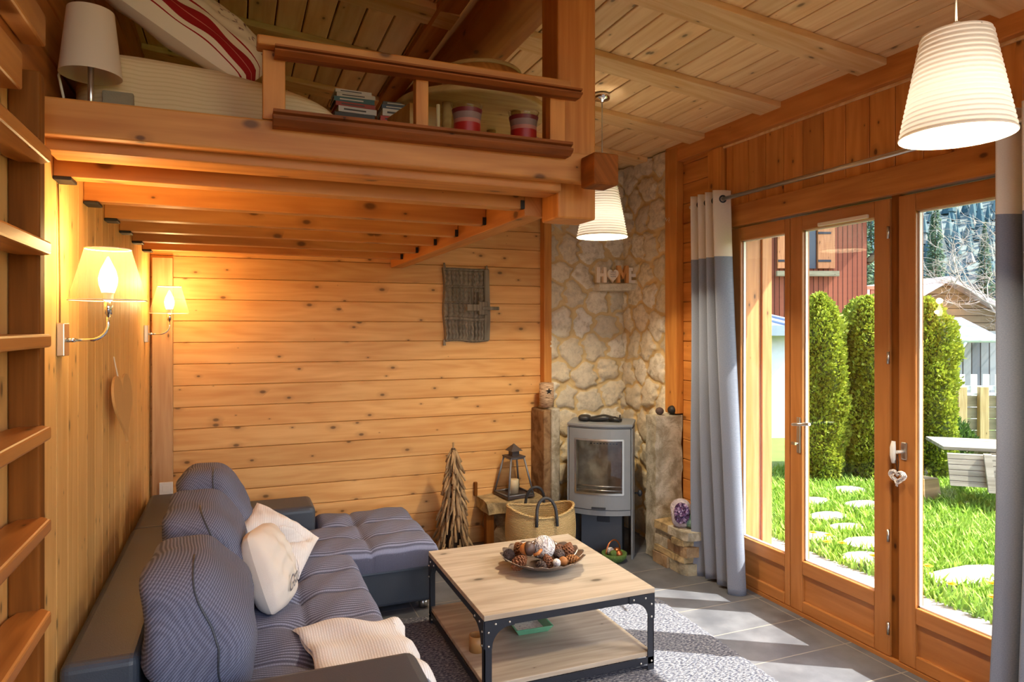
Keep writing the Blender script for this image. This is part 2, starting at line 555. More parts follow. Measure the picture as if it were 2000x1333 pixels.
mb = MB()
w = 0.135
x = 0.05 - w * 6
while x < EAVE:
    a, b = max(x + 0.004, XL - 0.2), min(x + w - 0.004, EAVE)
    mb.hexa([(a, YF, cz(a)), (b, YF, cz(b)), (b, YB + 0.1, cz(b)), (a, YB + 0.1, cz(a)),
             (a, YF, cz(a) + 0.022), (b, YF, cz(b) + 0.022), (b, YB + 0.1, cz(b) + 0.022), (a, YB + 0.1, cz(a) + 0.022)])
    x += w
struct(mb.build('ceiling', m_ceil, bevel=0.003, seg=1))
a, b = XL - 0.3, EAVE
struct(MB().hexa([(a, YF, cz(a) + 0.022), (b, YF, cz(b) + 0.022), (b, YB + 0.3, cz(b) + 0.022), (a, YB + 0.3, cz(a) + 0.022),
                  (a, YF, cz(a) + 0.2), (b, YF, cz(b) + 0.2), (b, YB + 0.3, cz(b) + 0.2), (a, YB + 0.3, cz(a) + 0.2)]).build('roof', m_dark_x))

def rafter(y):
    a, b = XL, 2.95
    return MB().hexa([(a, y, cz(a) - 0.034), (b, y, cz(b) - 0.034), (b, y + 0.17, cz(b) - 0.034), (a, y + 0.17, cz(a) - 0.034),
                      (a, y, cz(a)), (b, y, cz(b)), (b, y + 0.17, cz(b)), (a, y + 0.17, cz(a))]).build('ceiling_rafter', m_rafter, bevel=0.004)
for y, lb in ((1.71, 'flat pale ceiling rafter nearest the front'), (2.41, 'flat pale rafter passing behind the near pendant rod'),
              (3.11, 'flat pale rafter meeting the right wall above the curtain rod'), (3.81, 'flat pale rafter behind the far pendant canopy'),
              (4.51, 'flat pale rafter closest to the stone corner')):
    struct(rafter(y), lb)

def planks(axis, lo, hi, start, w, face, gap=0.0015):
    """Rows of boards between lo and hi; face(mb, a, b) adds one board."""
    mb = MB()
    n0 = math.floor((lo - start) / w)
    k = start + n0 * w
    while k < hi - 1e-6:
        a, b = max(k, lo), min(k + w, hi)
        if b - a > 0.004: face(mb, a + gap, b - gap)
        k += w
    return mb

# back wall
struct(MB().box(XL - 0.3, XR + 0.34, YB + 0.02, YB + 0.2, -0.1, 3.4).build('wall_back', m_wall_back))
struct(planks('z', 0.0, 3.3, 1.55, 0.142, lambda m, a, b: m.box(XL, XR + 0.02, YB, YB + 0.021, a, b)).build('wall_back_planks', m_wall_back, bevel=0.003, seg=1))
# left wall
struct(MB().box(XL - 0.2, XL - 0.02, YF, YB + 0.05, -0.1, 3.5).build('wall_left', m_wall_upper))
struct(planks('y', -0.3, YB, 2.495, 0.155, lambda m, a, b: m.box(XL - 0.021, XL, a, b, 0, 2.25), 0.003).build('wall_left_planks', m_wall_left, bevel=0.006, seg=1))
struct(planks('z', 2.25, 3.32, 2.3, 0.16, lambda m, a, b: m.box(XL - 0.021, XL, -0.8, YB, a, b)).build('wall_left_upper', m_wall_upper, bevel=0.005, seg=1))
# right wall: masonry shell round the door opening
struct(MB().box(3.02, 3.34, YF, YB + 0.2, 2.30, 3.02).box(3.02, 3.34, YF, 1.55, -0.1, 2.30).box(3.02, 3.34, 3.66, YB + 0.2, -0.1, 2.30).build('wall_right', m_wall_upper))
struct(planks('y', 0.2, 3.66, 2.409, 0.148, lambda m, a, b: m.box(XR, XR + 0.021, a, b, 2.43, 2.86)).build('wall_right_upper', m_wall_right, bevel=0.004, seg=1))
struct(planks('z', 0, 2.86, 1.55, 0.142, lambda m, a, b: m.box(XR, XR + 0.021, 3.80, 4.13, a, b)).build('wall_right_planks', m_wall_right_h, bevel=0.004, seg=1))
struct(MB().box(XR, XR + 0.021, -1.6, 1.56, 0, 2.3).build('wall_right_near', m_wall_right))
struct(MB().box(2.945, 3.02, YF, 4.27, 2.849, 2.985).build('trim_1', m_beam_y, bevel=0.006), 'brown wall plate beam under the right edge of the ceiling')
struct(MB().box(2.985, 3.0, 0.2, 3.67, 2.835, 2.849).build('trim_2', m_rafter, bevel=0.002), 'thin pale strip under the wall plate beam')
struct(MB().box(2.965, 3.04, 0.9, 3.67, 2.30, 2.437).build('trim_3', m_beam_y, bevel=0.006), 'knotty lintel beam above the glass doors')
struct(MB().box(2.965, 3.02, 3.67, 3.805, 0, 2.849).build('trim_4', m_beam_z, bevel=0.005), 'wooden jamb post behind the grey curtain')
struct(MB().box(2.935, 3.0, 4.12, 4.26, 1.025, 2.95).build('trim_5', m_beam_z, bevel=0.006), 'wooden post at the right edge of the stone corner')
struct(MB().box(2.235, 2.30, 4.87, 4.95, 1.02, 3.0).build('trim_6', m_beam_z, bevel=0.006), 'wooden post at the left edge of the stone corner')
struct(MB().box(-0.505, -0.385, 4.905, 4.95, 0, 2.1).build('trim_7', m_pale_z, bevel=0.004), 'pale larch post in the back left corner')
# outer reveal beside the narrow window, with its corner post
struct(MB().box(3.055, 3.26, 3.625, 3.66, -0.02, 2.30).build('trim_8', m_reveal, bevel=0.003), 'sunlit timber reveal seen through the narrow window')
struct(MB().box(3.2605, 3.345, 3.612, 3.66, -0.02, 2.30).build('trim_9', m_reveal, bevel=0.006), 'timber corner post outside the narrow window')

# stone corner, both faces
def stone_face(name, wid, h, place, seed, lab):
    g = np.random.default_rng(seed)
    nx, nz = int(wid / 0.011), int(h / 0.011)
    u = np.linspace(0, wid, nx + 1); z = np.linspace(0, h, nz + 1)
    U, Zz = np.meshgrid(u, z)
    cu, cv = 0.215, 0.20
    sites = []
    for j in range(-1, int(h / cv) + 2):
        for i in range(-1, int(wid / cu) + 2):
            sites.append(((i + 0.5 + 0.5 * (j % 2) + g.uniform(-.30, .30)) * cu, (j + 0.5 + g.uniform(-.32, .32)) * cv))
    S = np.array(sites)
    wob = 0.012 * np.sin(U * 47 + 3 * np.sin(Zz * 31)) + 0.008 * np.sin(Zz * 71 + U * 23)
    P = np.stack([(U + wob).ravel(), (Zz + 0.010 * np.sin(U * 39 + Zz * 17)).ravel()], 1)
    d = np.sqrt((((P[:, None, :] - S[None]) * np.array([1, 1.08])) ** 2).sum(2))
    o = np.argsort(d, 1)[:, :2]
    d1 = np.take_along_axis(d, o[:, :1], 1)[:, 0]; d2 = np.take_along_axis(d, o[:, 1:2], 1)[:, 0]
    e = (d2 - d1) * 0.5
    idr = g.random(len(S)); bulge = g.uniform(0.6, 1.3, len(S))
    tilt = g.uniform(-1, 1, (len(S), 2)) * 0.10
    mask = np.clip((e - 0.008) / 0.012, 0, 1)
    q = P - S[o[:, 0]]
    ht = (1 - np.exp(-np.maximum(e - 0.007, 0) / 0.018)) * 0.036 * bulge[o[:, 0]] + mask * (q * tilt[o[:, 0]]).sum(1)
    ht += 0.003 * np.sin(P[:, 0] * 160 + 5 * np.sin(P[:, 1] * 90)) * mask + g.normal(0, 0.0011, len(ht))
    V = np.array([place(a, b, c) for a, b, c in zip(U.ravel(), Zz.ravel(), ht)])
    k = np.arange((nx + 1) * (nz + 1)).reshape(nz + 1, nx + 1)
    F = np.stack([k[:-1, :-1].ravel(), k[:-1, 1:].ravel(), k[1:, 1:].ravel(), k[1:, :-1].ravel()], 1)
    ob = quads_mesh(name, V, F, m_stonewall, None, True)
    ca = ob.data.color_attributes.new('stone', 'FLOAT_COLOR', 'POINT')
    c = np.stack([idr[o[:, 0]], mask, np.zeros(len(mask)), np.ones(len(mask))], 1).astype(np.float32)
    ca.data.foreach_set('color', c.ravel())
    return struct(ob, lab)
stone_face('wall_stone_back', 0.74, 2.96, lambda a, b, c: (2.27 + a, 4.915 - c, b), 3, 'fieldstone cladding behind the stove, left face of the corner')
stone_face('wall_stone_right', 0.74, 2.96, lambda a, b, c: (2.985 - c, 4.94 - a, b), 11, 'fieldstone cladding behind the stove, right face of the corner')
# corner ledge that carries the letters
struct(MB().prism([(2.68, 4.93), (2.70, 4.83), (2.80, 4.77), (2.92, 4.70), (2.985, 4.70), (2.985, 4.93)], 'z', 1.945, 2.005).build('trim_10', m_ledgepale, bevel=0.012), 'pale stone ledge in the fieldstone corner')
struct(MB().prism([(2.80, 4.93), (2.82, 4.83), (2.94, 4.77), (2.985, 4.77), (2.985, 4.93)], 'z', 2.53, 2.58).build('trim_11', m_ledgepale, bevel=0.012), 'small pale stone ledge high in the corner')

# stone pillars and ledges round the stove
mb = MB().box(2.155, 2.215, 4.70, 4.95, 0, 1.02)
struct(mb.build('pillar_slab', m_slabbrown, bevel=0.012), 'rust brown stone slab standing left of the stove')
struct(MB().box(2.213, 2.285, 4.685, 4.95, 0, 1.035).build('pillar_slab', m_slab, bevel=0.012), 'pale grey stone slab standing left of the stove')
def roughbox(x0, x1, y0, y1, z0, z1, amp, seed, nx=10, ny=6, nz=24):
    """A stone block with uneven faces."""
    g = random.Random(seed)
    ph = [g.uniform(0, 6) for _ in range(9)]
    mb = MB()
    def wob(x, y, z):
        return (x + amp * math.sin(23 * z + 17 * y + ph[0]) + amp * 0.6 * math.sin(61 * z + ph[1] + 31 * y),
                y + amp * math.sin(19 * z + 21 * x + ph[2]) + amp * 0.6 * math.sin(53 * x + 47 * z + ph[3]),
                z + amp * math.sin(27 * x + 13 * y + ph[4]) * 0.8)
    L = lambda a, b, t: a + (b - a) * t
    for fn, a, b in ((lambda u, v: (L(x0, x1, u), y0, L(z0, z1, v)), nx, nz), (lambda u, v: (L(x1, x0, u), y1, L(z0, z1, v)), nx, nz),
                     (lambda u, v: (x0, L(y1, y0, u), L(z0, z1, v)), ny, nz), (lambda u, v: (x1, L(y0, y1, u), L(z0, z1, v)), ny, nz),
                     (lambda u, v: (L(x0, x1, u), L(y0, y1, v), z1), nx, ny), (lambda u, v: (L(x0, x1, u), L(y1, y0, v), z0), nx, ny)):
        mb.grid(lambda u, v: wob(*fn(u, v)), a, b, True)
    return mb
struct(roughbox(2.765, 2.99, 4.125, 4.25, 0.0, 1.015, 0.0035, 5).build('pillar_slab', m_slab), 'broad pale stone slab standing right of the stove')
struct(MB().box(2.78, 2.99, 4.12, 4.26, 0.0, 0.30).build('pillar_slab', m_ledge2, bevel=0.02), 'foot of the broad stone slab right of the stove')
# dry stone plinth by the curtain: each stone lies loose on the next
courses = [(0.0, 0.075), (0.079, 0.118), (0.122, 0.190), (0.194, 0.232), (0.236, 0.291)]
mats = [m_ledge2, m_ledge, m_ledge3, m_ledge, m_slab]
words = ['bottom', 'second', 'third', 'fourth', 'top']
splits = [(3.735, 3.93, 4.112), (3.75, 3.865, 4.112), (3.728, 3.96, 4.112), (3.755, 3.885, 4.112), (3.722, 3.945, 4.112)]
for ci, (za, zb) in enumerate(courses):
    g = random.Random(40 + ci)
    for si in range(2):
        ya, yb = splits[ci][si] + 0.004, splits[ci][si + 1] - 0.004
        xa = 2.742 + g.uniform(-.018, .022)
        m = roughbox(xa, 2.985, ya, yb, za, zb, 0.0025, ci * 7 + si, 10, 8, 5)
        # broken corner and sloping face
        cut = g.uniform(0.02, 0.06)
        for i, p in enumerate(m.v):
            t = max(0.0, (ya + 0.06 - p[1]) / 0.06) if si == 0 else 0.0
            q = max(0.0, 1 - (p[0] - xa) / 0.10)
            m.v[i] = (p[0] + cut * 0.5 * t * q, p[1] + 0.02 * q * t + 0.010 * g.uniform(-.2, .2) * q, p[2])
        o = m.build('ledge_stone', mats[(ci + si * 2) % 5])
        tag(o, '%s stone of the %s course in the dry stone plinth beside the curtain' % (('front', 'rear')[si], words[ci]), 'stone', 'dry stones of the plinth by the curtain')
# low stone seat left of the stove
t = thing('stone_bench', 'low stone ledge with a thick slab top under the lantern', 'ledge', (1.9, 4.8, 0))
roughbox(1.69, 2.15, 4.66, 4.945, 0.285, 0.365, 0.006, 77, 16, 10, 5).build('slab_top', m_ledge, t)
roughbox(1.76, 2.15, 4.72, 4.94, 0.0, 0.28, 0.014, 78, 14, 8, 12).build('rubble_base', m_ledge3, t)
MB().box(1.685, 1.745, 4.68, 4.74, 0.0, 0.283).build('leg', m_stringer, t, bevel=0.004)
MB().box(1.675, 1.70, 4.92, 4.945, 0.365, 0.47).build('back_post', m_stringer, t, bevel=0.004)
for c in children(t): c.data.transform(Matrix.Translation((-1.9, -4.8, 0)))

# ------------------------------------------------------------------ loft
m_beam_y2 = m_beam_y
purl = [(0.985, 3.14), (0.985, 3.00), (1.03, 2.95), (1.12, 2.93), (1.21, 2.95), (1.265, 3.01), (1.285, 3.08), (1.285, 3.12)]
struct(MB().prism(purl, 'y', YF, YB, True).build('ceiling_beam', m_beam_y), 'thick rounded log beam running under the ceiling over the loft post')
struct(MB().box(0.87, 0.985, YF, YB, cz(0.93) - 0.03, cz(0.93) + 0.0).build('trim_12', m_beam_y, bevel=0.003), 'flat board along the left of the log beam')
struct(MB().box(1.112, 1.272, 2.30, 2.45, 2.06, 2.94).build('loft_post', m_beam_z, bevel=0.008), 'square loft post with a hanging lower end')
struct(MB().box(-0.50, 1.20, 2.205, 2.262, 2.18, 2.284).build('loft_beam', m_beam_x, bevel=0.006), 'broad front edge board of the loft')
struct(MB().box(-0.50, 1.108, 2.263, 2.40, 2.15, 2.235).build('loft_beam', m_beam_x, bevel=0.004), 'lower front beam of the loft with pale underside')
struct(MB().box(1.155, 1.255, 2.10, 2.204, 2.152, 2.265).build('loft_beam_end', m_dark_y, bevel=0.008), 'dark brown beam end jutting out at the loft corner')
struct(MB().box(1.04, 1.13, 2.452, YB, 2.085, 2.235).build('loft_beam', m_beam_y, bevel=0.004), 'loft beam running back to the rear wall with joists hung on it')
JY = [2.448, 2.89, 3.31, 3.71, 4.13, 4.55]
nth = ['nearest', 'second', 'third', 'fourth', 'fifth', 'sixth and rearmost']
for i, y in enumerate(JY):
    o = struct(MB().box(XL + 0.001, 1.038, y, y + 0.065, 2.112, 2.208).build('loft_joist', m_beam_x, bevel=0.003), '%s joist under the loft counted from the front' % nth[i])
    MB().box(1.022, 1.0385, y - 0.003, y + 0.02, 2.112, 2.145).build('joist_hanger', m_iron, o)
    MB().box(XL + 0.001, XL + 0.05, y - 0.01, y + 0.075, 2.100, 2.1115).build('wall_bracket', m_iron, o, bevel=0.003)
struct(planks('x', XL + 0.001, 1.13, 0.0, 0.12, lambda m, a, b: m.box(a, b, 2.41, YB, 2.212, 2.236)).build('loft_floor', m_rafter, bevel=0.002, seg=1))

t = thing('loft_railing', 'brown wooden railing on the front edge of the loft', 'railing', (0.6, 2.18, 2.255))
def mould(x0, x1, y0, y1, z0, z1):
    h = z1 - z0; d = y1 - y0
    return MB().prism([(y1, z0), (y0 + d * .35, z0), (y0 + d * .1, z0 + h * .22), (y0, z0 + h * .34), (y0, z0 + h * .5), (y0 + d * .25, z0 + h * .58), (y0 + d * .25, z0 + h * .70), (y0 + d * .05, z0 + h * .8), (y0 + d * .05, z1), (y1, z1)], 'x', x0, x1)
MB().box(0.055, 1.10, 2.165, 2.24, 2.497, 2.526).build('top_rail', m_beam_x, t, bevel=0.006)
mould(0.105, 1.135, 2.145, 2.205, 2.468, 2.4965).build('rail_moulding', m_dark_x, t)
mould(0.10, 1.095, 2.140, 2.2045, 2.256, 2.302).build('bottom_rail', m_dark_x, t)
for xa, xb in ((0.072, 0.138), (0.547, 0.59), (1.035, 1.095)):
    MB().box(xa, xb, 2.2055, 2.245, 2.285, 2.4965).build('post', m_beam_z, t, bevel=0.003)
for c in children(t): c.data.transform(Matrix.Translation((-0.6, -2.18, -2.255)))

# ladder on the left wall
t = thing('loft_ladder', 'steep wooden ladder with broad treads fixed against the plank wall', 'ladder', (-0.48, 1.7, 0))
def lad(m): return m
MB().box(-0.518, -0.452, 2.0, 2.05, 0, 2.285).build('stringer', m_stringer, t, bevel=0.005)
MB().box(-0.515, -0.446, 1.0, 1.05, 0, 2.285).build('stringer', m_stringer, t, bevel=0.005)
for i in range(9):
    z = 0.252 + 0.2275 * i - 0.016
    MB().prism([(-0.515, 1.052), (-0.425, 1.052), (-0.425, 1.985), (-0.445, 2.012), (-0.50, 2.012), (-0.515, 1.96)], 'z', z, z + 0.033).build('tread', m_tread, t, bevel=0.006)
for c in children(t): c.data.transform(Matrix.Translation((0.48, -1.7, 0)))
struct(MB().box(XL + 0.001, -0.465, 0.9, 2.12, 2.385, 2.47).build('trim_13', m_beam_y, bevel=0.006), 'grab rail board on the upper left wall')
struct(MB().box(XL + 0.001, -0.47, 1.2, 1.93, 2.21, 2.30).build('trim_14', m_beam_y, bevel=0.006), 'short landing beam at the top of the ladder')

# ------------------------------------------------------------------ glass doors
def leaf(name, y0, y1, lab, sl=0.09, sr=0.09):
    """One glazed leaf: stiles, rails, a lower panel and its pane. sl at high y, sr at low y."""
    t = struct(bpy.data.objects.new(name, None), lab)
    COL.objects.link(t)
    t.location = (3.02, (y0 + y1) / 2, 0.02)
    T = Matrix.Translation((-3.02, -(y0 + y1) / 2, -0.02))
    xa, xb = 2.992, 3.05
    MB().box(xa, xb, y0, y0 + sr, 0.02, 2.29).build('stile', m_door, t, bevel=0.006)
    MB().box(xa, xb, y1 - sl, y1, 0.02, 2.29).build('stile', m_door, t, bevel=0.006)
    a, b = y0 + sr, y1 - sl
    MB().box(xa, xb, a, b, 2.205, 2.29).build('top_rail', m_door_h, t, bevel=0.006)
    MB().box(xa, xb, a, b, 0.235, 0.315).build('middle_rail', m_door_h, t, bevel=0.006)
    MB().box(xa, xb, a, b, 0.02, 0.085).build('bottom_rail', m_door_h, t, bevel=0.006)
    MB().box(xa + 0.016, xb - 0.012, a, b, 0.085, 0.235).build('lower_panel', m_door_h, t)
    m = MB()
    for q in ((a, a + .007, .315, 2.205), (b - .007, b, .315, 2.205), (a, b, .315, .322), (a, b, 2.198, 2.205)):
        m.box(3.014, 3.03, *q)
    m.build('glazing_bead', m_white, t)
    MB().box(3.020, 3.024, a, b, .315, 2.205).build('glass_pane', m_glass, t)
    for c in children(t): c.data.transform(T)
    return t, T
win, _ = leaf('window_1', 3.09, 3.60, 'narrow fixed glazed panel beside the grey curtain', 0.09, 0.042)
d1, T1 = leaf('door_1', 2.432, 3.086, 'glazed door leaf with a long lever handle')
d2, T2 = leaf('door_2', 1.60, 2.384, 'glazed door leaf with a white knob beside the right curtain')
def sub(mb, name, mat, par, T, **kw):
    o = mb.build(name, mat, par, **kw); o.data.transform(T); return o
# lever handle
hp = sub(MB().box(2.984, 2.993, 3.005, 3.03, 0.93, 1.135), 'handle_plate', m_steel, d1, T1, bevel=0.003)
sub(MB().tube([(2.99, 3.017, 1.095), (2.945, 3.017, 1.095), (2.935, 3.008, 1.097), (2.932, 2.99, 1.10), (2.93, 2.88, 1.115)], 0.009, 10), 'lever', m_steel, hp, T1)
sub(MB().tube([(2.985, 3.017, 0.985), (2.965, 3.017, 0.985)], 0.006, 8).box(2.955, 2.967, 3.012, 3.040, 0.977, 0.993), 'key', m_steel, hp, T1)
sub(MB().box(2.975, 2.993, 2.55, 2.87, 2.208, 2.228), 'air_vent', m_linen, d1, T1, bevel=0.004)
for z in (2.12, 1.50, 0.62, 0.16):
    sub(MB().tube([(2.988, 2.436, z - 0.03), (2.988, 2.436, z + 0.03)], 0.007, 10), 'hinge', m_steel, d1, T1)
hp = sub(MB().box(2.984, 2.993, 2.335, 2.365, 1.01, 1.095), 'handle_plate', m_steel, d2, T2, bevel=0.004)
sub(MB().tube([(2.99, 2.352, 1.05), (2.945, 2.356, 1.05)], 0.008, 8), 'spindle', m_white, hp, T2)
sub(MB().tube([(2.945, 2.372, 0.995), (2.94, 2.372, 1.03), (2.94, 2.372, 1.07), (2.945, 2.372, 1.10)], [0.009, 0.013, 0.013, 0.009], 10), 'lever', m_white, hp, T2)
struct(MB().box(3.006, 3.055, 2.3845, 2.4315, 0.0, 2.30).build('trim_15', m_stringer), 'dark mullion between the two door leaves')
struct(MB().box(3.0, 3.055, 3.6005, 3.66, 0.0, 2.30).build('trim_16', m_door), 'frame side of the narrow window')
struct(MB().box(3.0, 3.055, 1.55, 1.5995, 0.0, 2.30).build('trim_17', m_door), 'frame side of the right door leaf')
struct(MB().box(2.985, 3.06, 1.56, 3.64, 0.0, 0.019).build('trim_18', m_door_h), 'wooden threshold under the glass doors')
# ------------------------------------------------------------------ rug
def rug_mesh():
    c = [(0.55, 1.6), (2.30, 1.6), (2.375, 3.52), (0.62, 3.86)]
    def top(u, v):
        a = [c[0][i] * (1 - u) + c[1][i] * u for i in (0, 1)]
        b = [c[3][i] * (1 - u) + c[2][i] * u for i in (0, 1)]
        x, y = a[0] * (1 - v) + b[0] * v, a[1] * (1 - v) + b[1] * v
        e = min(u, 1 - u, v, 1 - v)
        z = 0.0015 + 0.0125 * min(1, e / 0.012) + 0.002 * rng.random()
        if e < 0.004:
            x += rng.uniform(-.006, .006); y += rng.uniform(-.006, .006)
        return (x, y, z)
    return MB().grid(top, 110, 120, False)
o = rug_mesh().build('rug', m_rug)
tag(o, 'speckled grey woven rug under the coffee table', 'rug')

# ------------------------------------------------------------------ corner sofa
sofa = thing('corner_sofa', 'blue grey corner sofa with dark leather frame along the plank wall', 'sofa')
def soft_box(x0, x1, y0, y1, z0, z1, e=0.16, nu=56, nv=24, fn=None):
    return MB().sellip(((x0 + x1) / 2, (y0 + y1) / 2, (z0 + z1) / 2), ((x1 - x0) / 2, (y1 - y0) / 2, (z1 - z0) / 2), e, e, nu, nv, fn)
# leather back, long piece and corner piece, with a seam line along the front top edge
MB().box(-0.502, -0.285, 2.42, 3.965, 0.05, 0.622).build('back_frame', m_leather, sofa, bevel=0.028, seg=4)
MB().box(-0.498, -0.275, 3.97, 4.74, 0.05, 0.618).build('back_frame', m_leather, sofa, bevel=0.028, seg=4)
MB().box(-0.274, 0.455, 4.40, 4.72, 0.05, 0.535).build('arm', m_leather, sofa, bevel=0.035, seg=4)
MB().box(-0.284, 0.575, 2.05, 2.335, 0.05, 0.535).build('arm', m_leather, sofa, bevel=0.04, seg=4)
MB().box(-0.502, -0.285, 2.05, 2.419, 0.05, 0.50).build('back_frame_end', m_leather, sofa, bevel=0.03, seg=4)
MB().box(-0.284, 0.57, 2.336, 3.86, 0.05, 0.24).build('seat_base', m_leather, sofa, bevel=0.02, seg=3)
MB().box(-0.27, 1.075, 3.885, 4.395, 0.05, 0.265).box(0.456, 1.075, 4.395, 4.70, 0.05, 0.265).build('chaise_base', m_leather, sofa, bevel=0.02, seg=3)
for px, py in ((0.50, 2.12), (1.02, 3.94), (1.02, 4.64), (-0.45, 2.5), (-0.45, 4.65)):
    MB().lathe([(0.0, 0), (0.025, 0), (0.03, 0.05), (0.0, 0.05)], 14, (px, py, 0.0)).build('foot', m_steel, sofa)

def tufted(x0, x1, y0, y1, z0, z1, sx, sy, tufts, name, mat, rnd=0.055, puff=0.018):
    """Seat pad: a padded top with sewn seams at sx and sy and pulled-in points where they cross."""
    def hgt(x, y):
        z = z1
        for s in sx: z -= 0.010 * math.exp(-((x - s) / 0.014) ** 2)
        for s in sy: z -= 0.010 * math.exp(-((y - s) / 0.014) ** 2)
        for tx, ty in tufts: z -= 0.034 * math.exp(-((x - tx) ** 2 + (y - ty) ** 2) / 0.055 ** 2)
        xs = [x0] + sorted(sx) + [x1]; ys = [y0] + sorted(sy) + [y1]
        for a, b in zip(xs, xs[1:]):
            if a <= x <= b: fx = math.sin(PI * (x - a) / (b - a))
        for a, b in zip(ys, ys[1:]):
            if a <= y <= b: fy = math.sin(PI * (y - a) / (b - a))
        z += puff * (max(fx, 0) * max(fy, 0)) ** 0.6
        z += 0.004 * math.sin(9 * x + 13 * y) + 0.003 * math.sin(31 * x - 22 * y)
        return z
    nx, ny = max(24, int((x1 - x0) / 0.014)), max(24, int((y1 - y0) / 0.014))
    def fn(u, v):
        x = x0 + (x1 - x0) * u; y = y0 + (y1 - y0) * v
        e = min(x - x0, x1 - x, y - y0, y1 - y)
        z = hgt(x, y)
        if e < rnd: z -= rnd * (1 - math.sqrt(max(0, 1 - (1 - e / rnd) ** 2)))
        return (x, y, z)
    mb = MB().grid(fn, nx, ny)
    zr = z1 - rnd - 0.01
    n = len(mb.v)
    rim = [i for i in range(nx + 1)] + [j * (nx + 1) + nx for j in range(1, ny + 1)] + [ny * (nx + 1) + i for i in range(nx - 1, -1, -1)] + [j * (nx + 1) for j in range(ny - 1, 0, -1)]
    bot = []
    for i in rim:
        p = mb.v[i]; bot.append((p[0], p[1], z0))
    mb.add(bot, [])
    for k in range(len(rim)):
        k2 = (k + 1) % len(rim)
        mb.f.append((rim[k], n + k, n + k2, rim[k2])); mb.s.append(True)
    return mb.build(name, mat, sofa)
tufted(-0.10, 0.60, 2.345, 3.835, 0.242, 0.405, [0.27], [2.66, 2.98, 3.28, 3.56], [(0.27, 2.66), (0.27, 2.98), (0.27, 3.28), (0.27, 3.56)], 'seat_cushion', m_waffle_seat)
tufted(-0.10, 1.095, 3.85, 4.392, 0.267, 0.40, [0.30, 0.70], [4.12], [(0.30, 4.12), (0.70, 4.12)], 'chaise_cushion', m_waffle_seat)
tufted(0.462, 1.095, 4.393, 4.72, 0.267, 0.40, [0.70], [], [(0.70, 4.45)], 'chaise_cushion', m_waffle_seat)

def back_cushion(yc, wid, x0=-0.30, top=0.90, seed=0, lean=0.0, thick=0.36):
    """Overstuffed back cushion with a pulled waist, a sewn rib on each end and a sagging top."""
    g = random.Random(seed)
    ph = [g.uniform(0, 6) for _ in range(6)]
    h = (top - 0.41) / 2; zc = 0.41 + h
    def fn(x, y, z):
        t = z / h
        x2 = x * (1.0 - 0.24 * t if t > 0 else 1.0 + 0.02 * t)
        x2 += 0.012 * math.sin(5 * t + ph[0]) + lean * (t + 1)
        x2 -= 0.055 * (t + 0.6) if t > -0.6 else 0.0
        y2 = y * (1.0 - 0.10 * max(0, t) ** 2)
        wr = 0.008 * math.sin(26 * z + 10 * y + ph[1]) + 0.006 * math.sin(18 * z - 24 * x + ph[2]) + 0.005 * math.sin(45 * z + 20 * x + ph[3])
        r = math.hypot(x, y) + 1e-6
        x2 += wr * x / r; y2 += wr * y / r
        s = abs(x) < 0.02
        return (x2, y2, z + 0.01 * math.sin(11 * y + ph[4]))
    mb = MB().sellip((x0 + thick / 2, yc, zc), (thick / 2, wid / 2, h), 0.52, 0.42, 72, 40, fn)
    o = mb.build('back_cushion', m_waffle_back, sofa)
    pts = []
    for k in range(33):
        th = -PI * 0.44 + PI * 0.88 * k / 32
        t = math.copysign(abs(math.sin(th)) ** 0.52, math.sin(th)); z = h * t; c = abs(math.cos(th)) ** 0.52
        x, y, z = fn(0.055, -wid / 2 * c * 1.0, z)
        pts.append((x0 + thick / 2 + x, yc + y - 0.001, zc + z))
    MB().tube(pts, 0.0035, 6).build('seam_piping', m_leather, o)
back_cushion(2.70, 0.68, -0.258, 0.865, 1, 0.0, 0.345)
back_cushion(3.40, 0.68, -0.262, 0.875, 2, 0.0, 0.345)
back_cushion(4.08, 0.62, -0.245, 0.895, 3, 0.0, 0.345)
rebase(sofa, (0.0, 3.4, 0.0))

# ------------------------------------------------------------------ loose pillows and throw
def pillow_pt(u, v, side, w, h, t, rnd=0.09):
    """u, v in -1..1."""
    f = max(0, (1 - abs(u) ** 2.4)) ** 0.44 * max(0, (1 - abs(v) ** 2.4)) ** 0.44
    x = w / 2 * u * (1 - rnd * v ** 4)
    y = h / 2 * v * (1 - rnd * u ** 4)
    return (x, y, side * t / 2 * f)
def pillow(w, h, t, M, crease=0.0, seed=0, rnd=0.09):
    g = random.Random(seed); ph = [g.uniform(0, 6) for _ in range(4)]
    mb = MB()
    for side in (1, -1):
        def fn(a, b):
            u, v = 2 * a - 1, 2 * b - 1
            x, y, z = pillow_pt(u, v, side, w, h, t, rnd)
            e = max(0, (1 - u * u) * (1 - v * v))
            z += e ** 0.5 * (0.006 * math.sin(9 * u + 5 * v + ph[0]) + 0.004 * math.sin(14 * v - 9 * u + ph[1]))
            z += crease * math.exp(-((u * 0.7 + v * 0.7) / 0.25) ** 2) * -side * e
            z += 0.03 * crease * math.sin(3 * u + ph[2])
            return tuple(M @ Vector((x, y, z)))
        mb.grid((lambda a, b: fn(a, b)) if side > 0 else (lambda a, b: fn(1 - a, b)), 40, 40)
    return mb
def orient(loc, normal, roll=0.0):
    q = Vector(normal).normalized().to_track_quat('Z', 'Y')
    return Matrix.Translation(loc) @ q.to_matrix().to_4x4() @ Matrix.Rotation(roll, 4, 'Z')
m_linen_w = waffle('white ribbed pillow cloth', srgb(222, 214, 212), srgb(248, 244, 242), 'x', 'z', 0.009, 0.03, 0.25)
M1 = orient((0.195, 3.78, 0.54), (0.48, -0.42, 0.88), R(24))
p1 = pillow(0.38, 0.38, 0.12, M1, 0.14, 4, -0.03).build('throw_pillow', m_linen_w)
